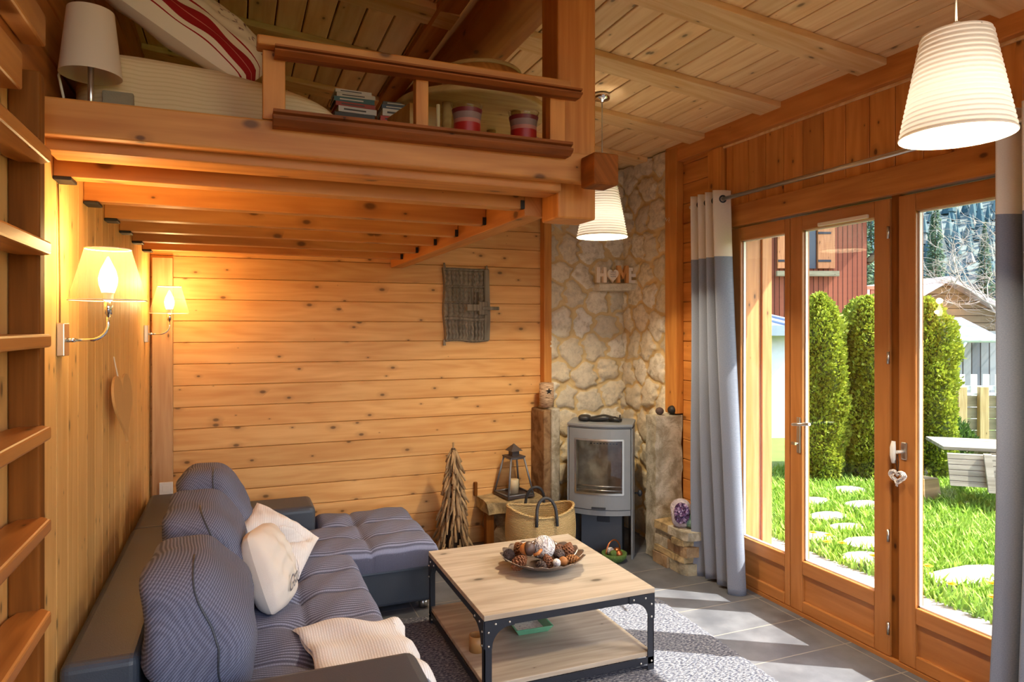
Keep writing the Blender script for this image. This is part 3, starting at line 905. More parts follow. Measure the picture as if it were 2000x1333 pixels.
tag(p1, 'white ribbed pillow slumped against the far back cushion', 'pillow')
rebase(p1, (0.135, 3.80, 0.45))
p2 = thing('throw_pillow', 'beige pillow with handwriting leaning on the middle back cushion', 'pillow')
M2 = orient((0.135, 3.25, 0.575), (0.91, -0.24, 0.32), R(-6))
m_beige = plain('beige linen', srgb(220, 210, 200), 0.9, 0, 0.05, 5, 0.2, 500)
pillow(0.36, 0.37, 0.19, M2, 0.0, 9).build('cover', m_beige, p2)
m_ink = plain('grey ink', srgb(96, 92, 100), 0.9)
def text_mesh(txt, size, shear=0.0, extrude=0.0):
    cu = bpy.data.curves.new('lettering', 'FONT'); cu.body = txt; cu.size = size; cu.shear = shear; cu.extrude = extrude
    cu.align_x = 'CENTER'; cu.align_y = 'CENTER'
    o = bpy.data.objects.new('lettering', cu); COL.objects.link(o)
    dg = bpy.context.evaluated_depsgraph_get()
    me = bpy.data.meshes.new_from_object(o.evaluated_get(dg))
    bpy.data.objects.remove(o)
    return me
me = text_mesh('Gstaad', 0.08, 0.5)
for v in me.vertices:
    x, y = v.co.x * 0.9 - 0.01, v.co.y + 0.18 * v.co.x - 0.03
    u, w_ = x / 0.18, (y - 0.05) / 0.185
    q = pillow_pt(u, w_, 1, 0.36, 0.37, 0.19)
    e = max(0, (1 - u * u) * (1 - w_ * w_))
    v.co = M2 @ Vector((q[0], q[1], q[2] + 0.009 + 0.002 * e))
me.materials.append(m_ink)
o = bpy.data.objects.new('handwriting', me); COL.objects.link(o); o.parent = p2
rebase(p2, (0.15, 3.30, 0.42))

def throw_fn(u, v, lift=0.0):
    # u across the seat (x), v along it (y)
    x = 0.23 + 0.50 * u + 0.03 * math.sin(4 * v)
    y = 2.36 + 0.55 * v - 0.05 * u + 0.02 * math.sin(7 * u)
    z = 0.437 + lift + 0.010 * math.sin(11 * u + 4 * v) + 0.006 * math.sin(17 * v)
    over = x - 0.60
    if over > 0:
        x = 0.60 + 0.05 * math.sin(min(over / 0.05, PI / 2)) + 0.012 * math.sin(14 * v)
        z -= max(0, over - 0.02) * 0.75 + (0.03 * min(1, over / 0.05))
    e = min(u, 1 - u, v, 1 - v)
    if lift: z -= 0.018 * math.exp(-e / 0.03)
    return (x, y, z)
th = MB().grid(lambda u, v: throw_fn(u, v, 0.012), 60, 60)
th.grid(lambda u, v: throw_fn(1 - u, v, -0.006), 60, 60)
o = th.build('throw_blanket', m_throw)
tag(o, 'white ribbed throw folded on the seat edge by the near arm', 'throw')
rebase(o, (0.48, 2.62, 0.42))

# ------------------------------------------------------------------ coffee table
X0, X1, Y0, Y1 = 0.990, 1.850, 2.775, 3.690
tb = thing('coffee_table', 'square coffee table with washed oak boards on a black riveted steel frame', 'coffee table')
MB().box(X0 - 0.003, X1 + 0.003, Y0 - 0.003, Y1 + 0.003, 0.381, 0.405).build('tabletop', m_oak, tb, bevel=0.002)
MB().box(X0 + 0.006, X1 - 0.006, Y0 + 0.006, Y1 - 0.006, 0.078, 0.100).build('shelf', m_oak, tb, bevel=0.002)
def gusset(ax, at, c, sgn, z0, up, n=10, w=0.105):
    """Curved corner plate in the plane at; c the corner coordinate, sgn the way it runs along."""
    pts = [(c, z0), (c, z0 - up * (w + 0.035)), (c + sgn * 0.034, z0 - up * (w + 0.035))]
    for k in range(n + 1):
        a = PI / 2 * k / n
        pts.append((c + sgn * (0.034 + (w - 0.0) * (1 - math.cos(a))), z0 - up * (0.034 + w * (1 - math.sin(a)))))
    pts.append((c + sgn * (w + 0.034 + 0.02), z0 - up * 0.034)); pts.append((c + sgn * (w + 0.054), z0))
    if sgn * up < 0: pts = pts[::-1]
    return MB().prism(pts, ax, at, at + 0.004)
for (lx, sx) in ((X0, 1), (X1, -1)):
    for (ly, sy) in ((Y0, 1), (Y1, -1)):
        xa, xb = sorted((lx, lx + sx * 0.034)); xs, xt = sorted((lx, lx + sx * 0.004))
        ya, yb = sorted((ly, ly + sy * 0.034)); ys, yt = sorted((ly, ly + sy * 0.004))
        lg = MB().box(xa, xb, ys, yt, 0.015, 0.380).box(xs, xt, ya, yb, 0.015, 0.380).build('leg', m_black, tb)
        for (zz, up, ww) in ((0.380, 1, 0.085), (0.040, -1, 0.0)):
            if up > 0:
                fx = ly - 0.0045 if sy > 0 else ly + 0.0005
                g1 = gusset('y', fx, lx, sx, zz, up, w=ww)
                fy = lx - 0.0045 if sx > 0 else lx + 0.0005
                g2 = gusset('x', fy, ly, sy, zz, up, w=ww)
                g1.build('corner_plate', m_black, lg); g2.build('corner_plate', m_black, lg)
        rv = [(0.05, 0.362), (0.115, 0.362), (0.017, 0.33), (0.017, 0.27), (0.017, 0.060), (0.075, 0.055)]
        for a, z in rv:
            mb = MB().sellip((lx + sx * a, ly - sy * 0.005, z), (0.0055, 0.004, 0.0055), 1, 1, 10, 6)
            mb.build('rivet', m_steel, lg)
            MB().sellip((lx - sx * 0.005, ly + sy * a, z), (0.004, 0.0055, 0.0055), 1, 1, 10, 6).build('rivet', m_steel, lg)
for zz in (0.348, 0.045):
    h = 0.032
    for y in (Y0, Y1 - 0.004): MB().box(X0 + 0.004, X1 - 0.004, y, y + 0.004, zz, zz + h).build('rail', m_black, tb)
    for x in (X0, X1 - 0.004): MB().box(x, x + 0.004, Y0 + 0.004, Y1 - 0.004, zz, zz + h).build('rail', m_black, tb)
rebase(tb, (1.42, 3.23, 0.0145))

# things on the table's shelf
tr = thing('square_dish', 'square green glazed dish on the lower table shelf', 'dish', (1.395, 3.24, 0.1005), R(-3))
tr.scale = (1.12, 1.12, 1.0)
m_glaze = plain('mint glaze', srgb(112, 178, 140), 0.25, 0, 0.25, 14)
def sq(r, z): return [(-r, -r, z), (r, -r, z), (r, r, z), (-r, r, z)]
mb = MB()
rings = [sq(0.070, 0), sq(0.092, 0.036), sq(0.084, 0.036), sq(0.062, 0.007)]
vs = [p for q in rings for p in q]; fs = [(3, 2, 1, 0)]
for k in range(3):
    for i in range(4):
        j = (i + 1) % 4
        fs.append((k * 4 + i, k * 4 + j, k * 4 + 4 + j, k * 4 + 4 + i))
mb.add(vs, fs); mb.build('rim', m_glaze, tr, bevel=0.003)
k = NT('painted dish floor')
n = k.noise(k.obj(), 38, 4, 0.7, 1.5)
m_paint = k.set(k.ramp(n, [(0.35, srgb(150, 130, 160)), (0.47, srgb(226, 220, 214)), (0.6, srgb(236, 232, 226)), (0.7, srgb(190, 160, 150))]), 0.3)
MB().add(sq(0.0625, 0.0075), [(0, 1, 2, 3)]).build('painted_floor', m_paint, tr)
bc = MB().lathe([(0.036, 0), (0.038, 0.0), (0.038, 0.075), (0.033, 0.075), (0.033, 0.006), (0.0, 0.006)], 32, (1.068, 3.10, 0.1005)).build('bamboo_cup', m_brass)
tag(bc, 'small open brown wooden cup behind the near table leg on the shelf', 'cup')
rebase(bc, (1.068, 3.10, 0.1005))

# ------------------------------------------------------------------ bowl with cones
BX, BY, BZ = 1.475, 3.235, 0.4055
bw = thing('petal_bowl', 'metal bowl with petal rim on the coffee table holding pine cones', 'bowl', (BX, BY, BZ))
m_petal = plain('tarnished silver', srgb(150, 138, 134), 0.35, 0.85, 0.15)
mb = MB()
for ring, (r0, r1, z0, z1, n, wd) in enumerate(((0.04, 0.135, 0.004, 0.030, 11, 0.052), (0.10, 0.222, 0.016, 0.072, 17, 0.058))):
    for q in range(n):
        a = 2 * PI * (q + 0.5 * ring) / n
        def fn(u, v):
            r = r0 + (r1 - r0) * v
            t = (2 * u - 1) * wd * (math.sin(PI * min(1, 0.18 + 0.82 * v * 0.98)) ** 0.5 if v < 0.98 else 0.12)
            z = z0 + (z1 - z0) * v ** 1.6 + 0.10 * t * t / wd
            return (r * math.cos(a) - t * math.sin(a), r * math.sin(a) + t * math.cos(a), z)
        mb.grid(fn, 6, 9)
mb.build('petals', m_petal, bw, solid=0.0016)
MB().lathe([(0.0, 0.0), (0.055, 0.0), (0.10, 0.012), (0.14, 0.024), (0.138, 0.028), (0.09, 0.016), (0.0, 0.006)], 36).build('base_dish', m_petal, bw)
m_cone = plain('pine cone brown', srgb(126, 78, 48), 0.7, 0, 0.5, 60)
m_cone_d = plain('dark pine cone', srgb(72, 56, 52), 0.7, 0, 0.5, 60)
def cone(name, L, r, mat, n=62, frost=None):
    """Pine cone standing along local Z: a core and spiral rows of thick scales."""
    mb = MB()
    prof = lambda t: r * (math.sin(PI * (0.10 + 0.86 * t)) ** 0.8) * (1.12 - 0.45 * t)
    mb.lathe([(0, 0)] + [(prof(t) * 0.62, t * L) for t in [i / 8 for i in range(9)]] + [(0, L)], 12)
    for i in range(n):
        t = (i + 0.5) / n
        a = i * 2.39996
        rr = prof(t)
        d = Vector((math.cos(a), math.sin(a), 0)); tg = Vector((-math.sin(a), math.cos(a), 0)); up = Vector((0, 0, 1))
        b = up * (t * L)
        sw = 0.0078 * (0.65 + 0.5 * math.sin(PI * t)) * r / 0.03
        out = (d * 0.88 + up * (0.30 + 0.5 * t)).normalized()
        tip = b + out * (rr * 0.52) + d * rr * 0.58
        root = b + d * rr * 0.35
        nn = out.cross(tg).normalized()
        th_ = 0.0022 * r / 0.03
        p = [root - tg * sw * .6 - nn * th_, root + tg * sw * .6 - nn * th_, tip + tg * sw - nn * th_, tip - tg * sw - nn * th_,
             root - tg * sw * .6 + nn * th_, root + tg * sw * .6 + nn * th_, tip + tg * sw * .9 + nn * th_ * 2.4, tip - tg * sw * .9 + nn * th_ * 2.4]
        mb.hexa(p)
    return mb
spots = [(-0.165, 0.06, 0.062, 80, 60, .078, .031, 0, 'dark pale-tipped pine cone at the left rim of the petal bowl'),
         (-0.145, -0.035, 0.050, 70, 20, .098, .036, 1, 'largest red brown pine cone lying at the left of the petal bowl'),
         (-0.075, 0.125, 0.060, 60, 100, .088, .036, 1, 'brown pine cone at the rear of the petal bowl behind the acorn'),
         (-0.010, -0.085, 0.055, 25, 200, .080, .028, 1, 'upright brown pine cone at the front of the petal bowl under the white ball'),
         (0.115, 0.045, 0.052, 75, -150, .090, .036, 2, 'brown pine cone in the petal bowl right behind the white ball'),
         (0.085, -0.020, 0.055, 80, -120, .080, .030, 0, 'black pine cone in the petal bowl just right of the white ball'),
         (0.155, 0.015, 0.062, 20, 0, .075, .034, 1, 'red brown pine cone standing at the right of the petal bowl'),
         (0.125, -0.085, 0.046, 78, -30, .080, .028, 3, 'golden brown pine cone at the front right rim of the petal bowl'),
         (-0.060, -0.120, 0.050, 85, -80, .070, .024, 0, 'small dark pine cone at the front left rim of the petal bowl'),
         (0.045, 0.130, 0.056, 80, 60, .085, .033, 0, 'dark pine cone at the rear rim of the petal bowl')]
m_cone_g = plain('golden pine cone', srgb(158, 104, 54), 0.7, 0, 0.45, 60)
cm = [m_cone_d, m_cone, plain('mid pine cone', srgb(104, 66, 46), 0.7, 0, 0.5, 60), m_cone_g]
for x, y, z, ti, az, L, r, mi, lb in spots:
    M = Matrix.Translation((BX + x, BY + y, BZ + z)) @ Matrix.Rotation(R(az), 4, 'Z') @ Matrix.Rotation(R(ti), 4, 'Y') @ Matrix.Translation((0, 0, -L / 2))
    mb = cone('', L, r, None).mark(); mb._m = 0; mb.xf(M)
    o = mb.build('pine_cone', cm[mi])
    tag(o, lb, 'pine cone', 'pine cones in the petal bowl')
    rebase(o, (BX + x, BY + y, BZ + z))
# white openwork ball
wb = thing('ornament_ball', 'white frosted wicker ball among the pine cones in the bowl', 'ball', (BX + 0.015, BY + 0.02, BZ + 0.092))
k = NT('frosted wicker')
n = k.noise(k.obj(), 55, 4, 0.7, 1.0)
m_frost = k.set(k.ramp(n, [(0.38, srgb(150, 140, 150)), (0.52, srgb(226, 222, 222)), (0.7, srgb(246, 244, 242))]), 0.8)
k.bump(n, 0.8, 0.006)
MB().sellip((0, 0, 0), (0.055,) * 3, 1, 1, 30, 18).build('core', m_frost, wb)
mb = MB(); g = random.Random(5)
for q in range(14):
    ax = Vector((g.gauss(0, 1), g.gauss(0, 1), g.gauss(0, 1))).normalized(); e1 = ax.orthogonal().normalized(); e2 = ax.cross(e1)
    mb.tube([(e1 * math.cos(a) + e2 * math.sin(a)) * (0.0575 + 0.001 * math.sin(5 * a + q)) for a in [2 * PI * i / 26 for i in range(26)]], 0.0028, 6, True)
mb.build('canes', m_frost, wb)
# wooden acorn with dark cap
ac = thing('wooden_acorn', 'carved wooden acorn with dark cap and stalk lying in the bowl', 'ornament', (BX - 0.085, BY + 0.01, BZ + 0.098))
ac.rotation_euler = (R(75), R(15), R(35))
m_acorn = plain('polished brown wood', srgb(186, 118, 62), 0.3, 0, 0.25, 20)
m_acap = plain('dark acorn cap', srgb(78, 56, 48), 0.45, 0, 0.3, 40)
MB().lathe([(0, -0.04), (0.012, -0.038), (0.026, -0.026), (0.034, -0.005), (0.034, 0.012), (0.02, 0.02), (0, 0.02)], 26).build('nut', m_acorn, ac)
MB().lathe([(0.0, 0.043), (0.014, 0.042), (0.030, 0.034), (0.038, 0.018), (0.037, 0.008), (0.030, 0.010), (0, 0.014)], 26).build('cap', m_acap, ac)
st = MB().tube([(BX - 0.075, BY - 0.055, BZ + 0.085), (BX - 0.055, BY - 0.07, BZ + 0.095), (BX - 0.03, BY - 0.05, BZ + 0.105)], [0.007, 0.009, 0.008], 10).build('wood_stick', m_acorn)
tag(st, 'short pale wooden stick across the front of the bowl contents', 'stick')
rebase(st, (BX - 0.05, BY - 0.06, BZ + 0.085))
for x, y, r, m, lb in ((0.062, -0.115, 0.024, m_cone_g, 'brown nut with white frosting at the front rim of the bowl'), (0.022, -0.122, 0.021, m_frost, 'small whitish ball at the front rim of the bowl')):
    o = MB().sellip((BX + x, BY + y, BZ + 0.055), (r, r, r), 1, 1, 22, 14).build('ornament_ball', m)
    tag(o, lb, 'ball'); rebase(o, (BX + x, BY + y, BZ + 0.055 - r))
# ------------------------------------------------------------------ stove
stv = thing('wood_stove', 'grey wood burning stove with curved glass door in the stone corner', 'stove', (2.495, 4.42, 0.0), R(-36))
stv.scale = (1.0, 1.0, 0.975)
# local: front faces -y; plan outline with a bowed front
def plan(w, yb, yf, bow, n=14, rb=0.05):
    pts = []
    for i in range(n + 1):
        x = -w / 2 + w * i / n
        pts.append((x, yf - bow * (1 - (2 * x / w) ** 2)))
    pts += [(w / 2, yb - rb), (w / 2 - rb * .3, yb - rb * .3), (w / 2 - rb, yb), (-w / 2 + rb, yb), (-w / 2 + rb * .3, yb - rb * .3), (-w / 2, yb - rb)]
    return pts
SW = 0.47
MB().prism(plan(SW - 0.012, 0.19, -0.135, 0.062), 'z', 0.955, 0.964).prism(plan(SW, 0.19, -0.14, 0.065), 'z', 0.9655, 0.985).build('top_plate', m_grey, stv, bevel=0.003)
# body: curved shell from back to front edges, holding the fire box
MB().prism(plan(SW - 0.03, 0.18, -0.10, 0.045), 'z', 0.355, 0.3585).prism(plan(SW - 0.03, 0.18, -0.10, 0.045), 'z', 0.935, 0.9545).box(-0.22, 0.22, 0.15, 0.18, 0.3585, 0.935).build('body', m_greydark, stv)
for s in (-1, 1):
    pl = [(s * SW / 2, -0.137), (s * (SW / 2 + 0.004), -0.02), (s * (SW / 2 - 0.004), 0.12), (s * (SW / 2 - 0.05), 0.188), (s * (SW / 2 - 0.055), 0.18), (s * (SW / 2 - 0.014), 0.115), (s * (SW / 2 - 0.010), -0.02), (s * (SW / 2 - 0.014), -0.132)]
    if s < 0: pl = pl[::-1]
    MB().prism(pl, 'z', 0.0, 0.9545).build('side_panel', m_grey, stv, bevel=0.002)
# door: bowed frame with a window
def bow(x): return -0.14 - 0.062 * (1 - (2 * x / SW) ** 2)
dw, z0, z1 = SW / 2 - 0.016, 0.365, 0.952
def bowed(xa, xb, za, zb, off, th, n=16):
    mb = MB()
    fr = [(xa + (xb - xa) * i / n) for i in range(n + 1)]
    poly = [(x, bow(x) + off) for x in fr] + [(x, bow(x) + off + th) for x in fr[::-1]]
    return mb.prism(poly, 'z', za, zb)
ix, iz0, iz1 = 0.172, 0.475, 0.875
dr = bpy.data.objects.new('stove_door', None); COL.objects.link(dr); dr.parent = stv
mb = MB()
for q in ((-dw, -ix, z0, z1), (ix, dw, z0, z1), (-ix, ix, z0, iz0), (-ix, ix, iz1, z1)):
    n0 = len(mb.v); t = bowed(q[0], q[1], q[2], q[3], 0.0, 0.025); mb.add(t.v, t.f)
mb.build('door_frame', m_grey, dr)
t = MB()
for q in ((-ix - 0.004, -ix + 0.008, iz0, iz1), (ix - 0.008, ix + 0.004, iz0, iz1), (-ix, ix, iz0 - .003, iz0 + 0.009), (-ix, ix, iz1 - 0.009, iz1 + .003)):
    b_ = bowed(q[0], q[1], q[2], q[3], -0.004, 0.01); t.add(b_.v, b_.f)
t.build('window_trim', m_steel, dr)
bowed(-ix, ix, iz0, iz1, 0.004, 0.004).build('window_glass', m_jar, dr)
MB().box(-0.05, 0.05, bow(0) - 0.012, bow(0) + 0.01, 0.372, 0.384).build('door_handle', m_black, dr, bevel=0.002)
bowed(-dw, dw, 0.322, 0.360, 0.003, 0.02).build('drawer_front', m_grey, stv)
k = NT('vermiculite fire brick')
o_ = k.obj()
m_brick = k.set(k.mix(k.smooth(k.noise(o_, 7, 4), 0.35, 0.7), srgb(150, 130, 104), srgb(206, 190, 160)), 0.95, 0, 0.1)
MB().box(-0.195, 0.195, 0.115, 0.1495, 0.40, 0.93).build('rear_brick', m_brick, stv)
for s in (-1, 1):
    MB().hexa([(s * 0.215, -0.12, 0.40), (s * 0.205, -0.12, 0.40), (s * 0.185, 0.114, 0.40), (s * 0.215, 0.114, 0.40), (s * 0.215, -0.12, 0.93), (s * 0.205, -0.12, 0.93), (s * 0.185, 0.114, 0.93), (s * 0.215, 0.114, 0.93)]).build('side_brick', m_brick, stv)
MB().box(-0.195, 0.195, -0.13, 0.1495, 0.38, 0.3995).build('grate', m_iron, stv)
mb = MB()
for i in range(9): mb.box(-0.10 + i * 0.024, -0.088 + i * 0.024, 0.112, 0.1155, 0.79, 0.797)
mb.build('air_holes', m_iron, stv)
for z in (0.50, 0.53):
    MB().tube([(-0.17, -0.16, z), (0, -0.175, z), (0.17, -0.16, z)], 0.005, 8).build('log_bar', m_steel, stv)
MB().box(-0.15, 0.15, -0.02, 0.17, 0.0, 0.352).build('plinth', m_greydark, stv, bevel=0.004)
MB().box(-0.03, 0.06, -0.032, -0.0205, 0.23, 0.31).build('air_valve', m_black, stv, bevel=0.003)
MB().sellip((0.275, 0.02, 0.45), (0.018, 0.02, 0.025), 1, 1, 16, 10).build('air_knob', m_black, stv)
MB().tube([(0.23, 0.02, 0.45), (0.26, 0.02, 0.45)], 0.006, 8).build('knob_stem', m_black, stv)

# black glove lying on the stove
Rst = Matrix.Translation((2.495, 4.42, -0.0245)) @ Matrix.Rotation(R(-36), 4, 'Z')
gl = thing('stove_glove', 'black leather glove lying flat on top of the grey stove', 'glove')
mb = MB()
def gfn(x, y, z): return (x, y, z * (0.8 + 0.35 * math.sin(16 * x + 1)) + 0.006 * math.sin(30 * x))
mb.sellip((-0.02, -0.02, 0.985 + 0.022), (0.105, 0.05, 0.021), 0.8, 0.8, 34, 14, gfn)
for i, (yy, L) in enumerate(((-0.055, 0.075), (-0.032, 0.09), (-0.008, 0.085), (0.014, 0.07))):
    mb.tube([(0.06, yy, 1.004), (0.06 + L * .5, yy - 0.004, 1.008), (0.06 + L, yy - 0.01, 1.0)], [0.013, 0.0125, 0.010], 10)
mb.tube([(0.0, 0.03, 1.004), (0.04, 0.06, 1.010), (0.085, 0.072, 1.0)], [0.014, 0.013, 0.010], 10)
mb.tube([(0.128, 0.02, 0.995), (0.13, 0.03, 1.03)], [0.008, 0.005], 8)
mb._m = 0; mb.xf(Rst)
g_ = mb.build('hand_part', plain('black leather', srgb(26, 24, 26), 0.4, 0, 0.2), gl)
mb = MB().sellip((-0.125, -0.02, 1.008), (0.045, 0.062, 0.022), 0.7, 0.6, 26, 12); mb._m = 0; mb.xf(Rst)
mb.build('cuff', plain('black leather cuff', srgb(34, 30, 30), 0.5), gl)
rebase(gl, tuple(Rst @ Vector((0, -0.02, 0.985))))

# green decoration under the stove
dc = thing('decoration_basket', 'green mossy basket with copper handle tucked under the stove', 'basket', (2.47, 4.20, 0.0), R(20))
m_moss = plain('moss green', srgb(86, 112, 52), 0.8, 0, 0.5, 60, 0.8, 90)
m_copper = plain('copper', srgb(196, 118, 72), 0.3, 0.8, 0.1)
MB().lathe([(0, 0), (0.055, 0), (0.085, 0.03), (0.09, 0.06), (0.08, 0.062), (0.05, 0.02), (0, 0.015)], 30).build('moss_bowl', m_moss, dc)
MB().tube([(0.075 * math.cos(a), 0.01, 0.06 + 0.085 * math.sin(a)) for a in [PI * i / 16 for i in range(17)]], 0.006, 8).build('handle', m_copper, dc)
for x, y, m in ((-0.03, -0.02, m_moss), (0.03, 0.0, m_copper), (0.0, 0.035, m_frost), (-0.005, -0.045, m_copper)):
    MB().sellip((x, y, 0.062), (0.027, 0.027, 0.027), 1, 1, 18, 12).build('bauble', m, dc)

# ------------------------------------------------------------------ basket with handles
bk = thing('woven_basket', 'oval woven seagrass basket with black wrapped handles before the stove', 'basket', (1.945, 4.30, 0.0), R(-12))
k = NT('coiled seagrass')
s_ = k.sep(k.obj())
coil = k.M('SINE', k.M('MULTIPLY', k.M('ADD', s_[2], k.M('MULTIPLY', k.noise(k.obj(), 9, 2), 0.012)), 2 * PI / 0.008))
ang = k.M('ARCTAN2', s_[1], s_[0])
st_ = k.M('SINE', k.M('ADD', k.M('MULTIPLY', ang, 120.0), k.M('MULTIPLY', s_[2], 300.0)))
h_ = k.M('ADD', k.M('MULTIPLY', coil, 0.6), k.M('MULTIPLY', st_, 0.3))
wv = k.mix(k.smooth(h_, -0.7, 0.5), srgb(176, 144, 96), srgb(230, 202, 150))
wv = k.mix(k.M('MULTIPLY', k.noise(k.obj(), 60, 3), 0.5), wv, srgb(206, 170, 112))
band = k.M('MULTIPLY', k.M('GREATER_THAN', k.M('ADD', s_[2], k.M('MULTIPLY', s_[0], -0.15)), 0.115), k.M('LESS_THAN', k.M('ADD', s_[2], k.M('MULTIPLY', s_[0], -0.15)), 0.168))
wv = k.mix(band, wv, srgb(58, 58, 62))
k.bump(h_, 0.8, 0.006)
m_grass_w = k.set(wv, 0.85, 0, 0.2)
def bprof(t): return 0.205 + 0.035 * math.sin(PI * min(1, t * 1.05) * 0.75)
HB = 0.40
def bpt(a, t, ins=0.0):
    r = bprof(t) - ins
    z = HB * t * (1 + 0.06 * math.cos(2 * a) * t)
    return (r * 1.03 * math.cos(a), r * 0.80 * math.sin(a), max(z, 0.0))
mb = MB().grid(lambda u, v: bpt(2 * PI * u, v), 72, 30)
mb.grid(lambda u, v: bpt(-2 * PI * u, v, 0.012) if v > 0.02 else bpt(-2 * PI * u, 0.03, 0.012), 72, 24)
mb.add([bpt(2 * PI * i / 72, 0.0) for i in range(72)], [tuple(range(72))[::-1]])
mb.add([(p[0], p[1], 0.012) for p in [bpt(2 * PI * i / 72, 0.03, .012) for i in range(72)]], [tuple(range(72))])
mb.build('woven_body', m_grass_w, bk)
MB().tube([tuple(Vector(bpt(2 * PI * i / 60, 1.0, 0.006)) + Vector((0, 0, 0.002))) for i in range(60)], 0.0095, 8, True).build('rim', m_grass_w, bk)
m_wrap = plain('black leather wrap', srgb(48, 48, 52), 0.6, 0, 0.35, 160)
for sy in (-1, 1):
    pts = [(-0.07, sy * 0.20, 0.33), (-0.068, sy * 0.197, 0.385)]
    for i in range(13):
        a = PI - PI * i / 12
        pts.append((0.066 * math.cos(a), sy * (0.19 - 0.03 * math.sin(a)), 0.41 + 0.10 * math.sin(a)))
    pts += [(0.068, sy * 0.197, 0.385), (0.07, sy * 0.20, 0.33)]
    MB().tube(pts, 0.0105, 10).build('handle', m_wrap, bk)

# ------------------------------------------------------------------ driftwood tree
dt = thing('driftwood_tree', 'tall cone shaped tree of driftwood sticks against the pine wall', 'decoration', (1.445, 4.72, 0.0))
g = random.Random(12)
core = MB().lathe([(0.0, 0.02), (0.075, 0.02), (0.05, 0.4), (0.014, 0.78), (0, 0.78)], 14)
core.build('core', plain('dark bark', srgb(70, 52, 38), 0.9), dt)
MB().tube([(0, 0, 0.0), (0, 0, 0.82)], [0.012, 0.007], 8).build('stem', m_driftwood, dt)
m_drift2 = wood('pale driftwood', srgb(196, 162, 118), srgb(146, 112, 76), 'z', None, 0.0, 0.3, 0.8, streak=90)
mbs = [MB(), MB()]
N = 230
for i in range(N):
    t = i / N
    z = 0.775 - 0.72 * t
    r0 = 0.014 + 0.088 * t
    a = i * 2.39996 + g.uniform(-.3, .3)
    L = g.uniform(0.085, 0.15) * (0.8 + 0.35 * t)
    d = Vector((math.cos(a), math.sin(a), 0)); tg = Vector((-math.sin(a), math.cos(a), 0))
    top = d * r0 + Vector((0, 0, z)) 
    spl = g.uniform(0.15, 0.55)
    end = top + d * L * spl + Vector((0, 0, -L * math.cos(spl * .8))) + tg * g.uniform(-.025, .025)
    if end.z < 0.004: end.z = 0.004
    if end.y > 0.205: end.y = 0.205
    mid = (top + end) / 2 + d * g.uniform(-.004, .006) + tg * g.uniform(-.005, .005)
    rr = g.uniform(0.0065, 0.0125)
    mbs[i % 2].tube([top, mid, end], [rr * .8, rr * 1.1, rr * g.uniform(.5, 1.0)], 6)
for m_, q in ((m_driftwood, mbs[0]), (m_drift2, mbs[1])):
    o = q.build('driftwood_sticks', m_, dt); o['kind'] = 'stuff'

# ------------------------------------------------------------------ lantern on the ledge
ln = thing('lantern', 'tall tapered metal lantern with glass sides on the stone ledge', 'lantern', (1.955, 4.815, 0.372), R(8))
m_tin = plain('weathered zinc', srgb(128, 128, 134), 0.5, 0.6, 0.2, 30)
m_tind = plain('dark zinc', srgb(84, 74, 72), 0.55, 0.5, 0.2, 30)
def lp(t, sx, sy): r = 0.108 - 0.052 * t; return Vector((sx * r, sy * r, 0.018 + 0.275 * t))
MB().box(-0.115, 0.115, -0.115, 0.115, 0, 0.018).build('base_plate', m_tind, ln, bevel=0.003)
cs = [(-1, -1), (1, -1), (1, 1), (-1, 1)]
for (sx, sy) in cs:
    MB().tube([lp(0, sx, sy), lp(1, sx, sy)], 0.0085, 4).build('corner_post', m_tin, ln)
for q in range(4):
    a, b = cs[q], cs[(q + 1) % 4]
    for t in (0.02, 0.985): MB().tube([lp(t, *a), lp(t, *b)], 0.007, 4).build('crossbar', m_tin, ln)
    p = [lp(0.02, *a) * 1, lp(0.02, *b) * 1, lp(.98, *b) * 1, lp(.98, *a) * 1]
    MB().add(p, [(0, 1, 2, 3)]).build('glass_side', m_jar, ln)
MB().box(-0.066, 0.066, -0.066, 0.066, 0.294, 0.304).build('roof_plate', m_tind, ln, bevel=0.002)
MB().box(-0.030, 0.030, -0.030, 0.030, 0.304, 0.345).build('chimney', m_tind, ln, bevel=0.002)
MB().add([(-0.05, -0.05, 0.342), (0.05, -0.05, 0.342), (0.05, 0.05, 0.342), (-0.05, 0.05, 0.342), (0, 0, 0.395)], [(3, 2, 1, 0), (0, 1, 4), (1, 2, 4), (2, 3, 4), (3, 0, 4)]).build('cap', m_tind, ln)
cd = MB().lathe([(0, 0), (0.038, 0), (0.038, 0.10), (0.034, 0.104), (0, 0.100)], 26, (1.955, 4.815, 0.3905)).build('candle', plain('ivory wax', srgb(226, 206, 168), 0.5))
tag(cd, 'ivory candle standing inside the metal lantern', 'candle'); rebase(cd, (1.955, 4.815, 0.3905))

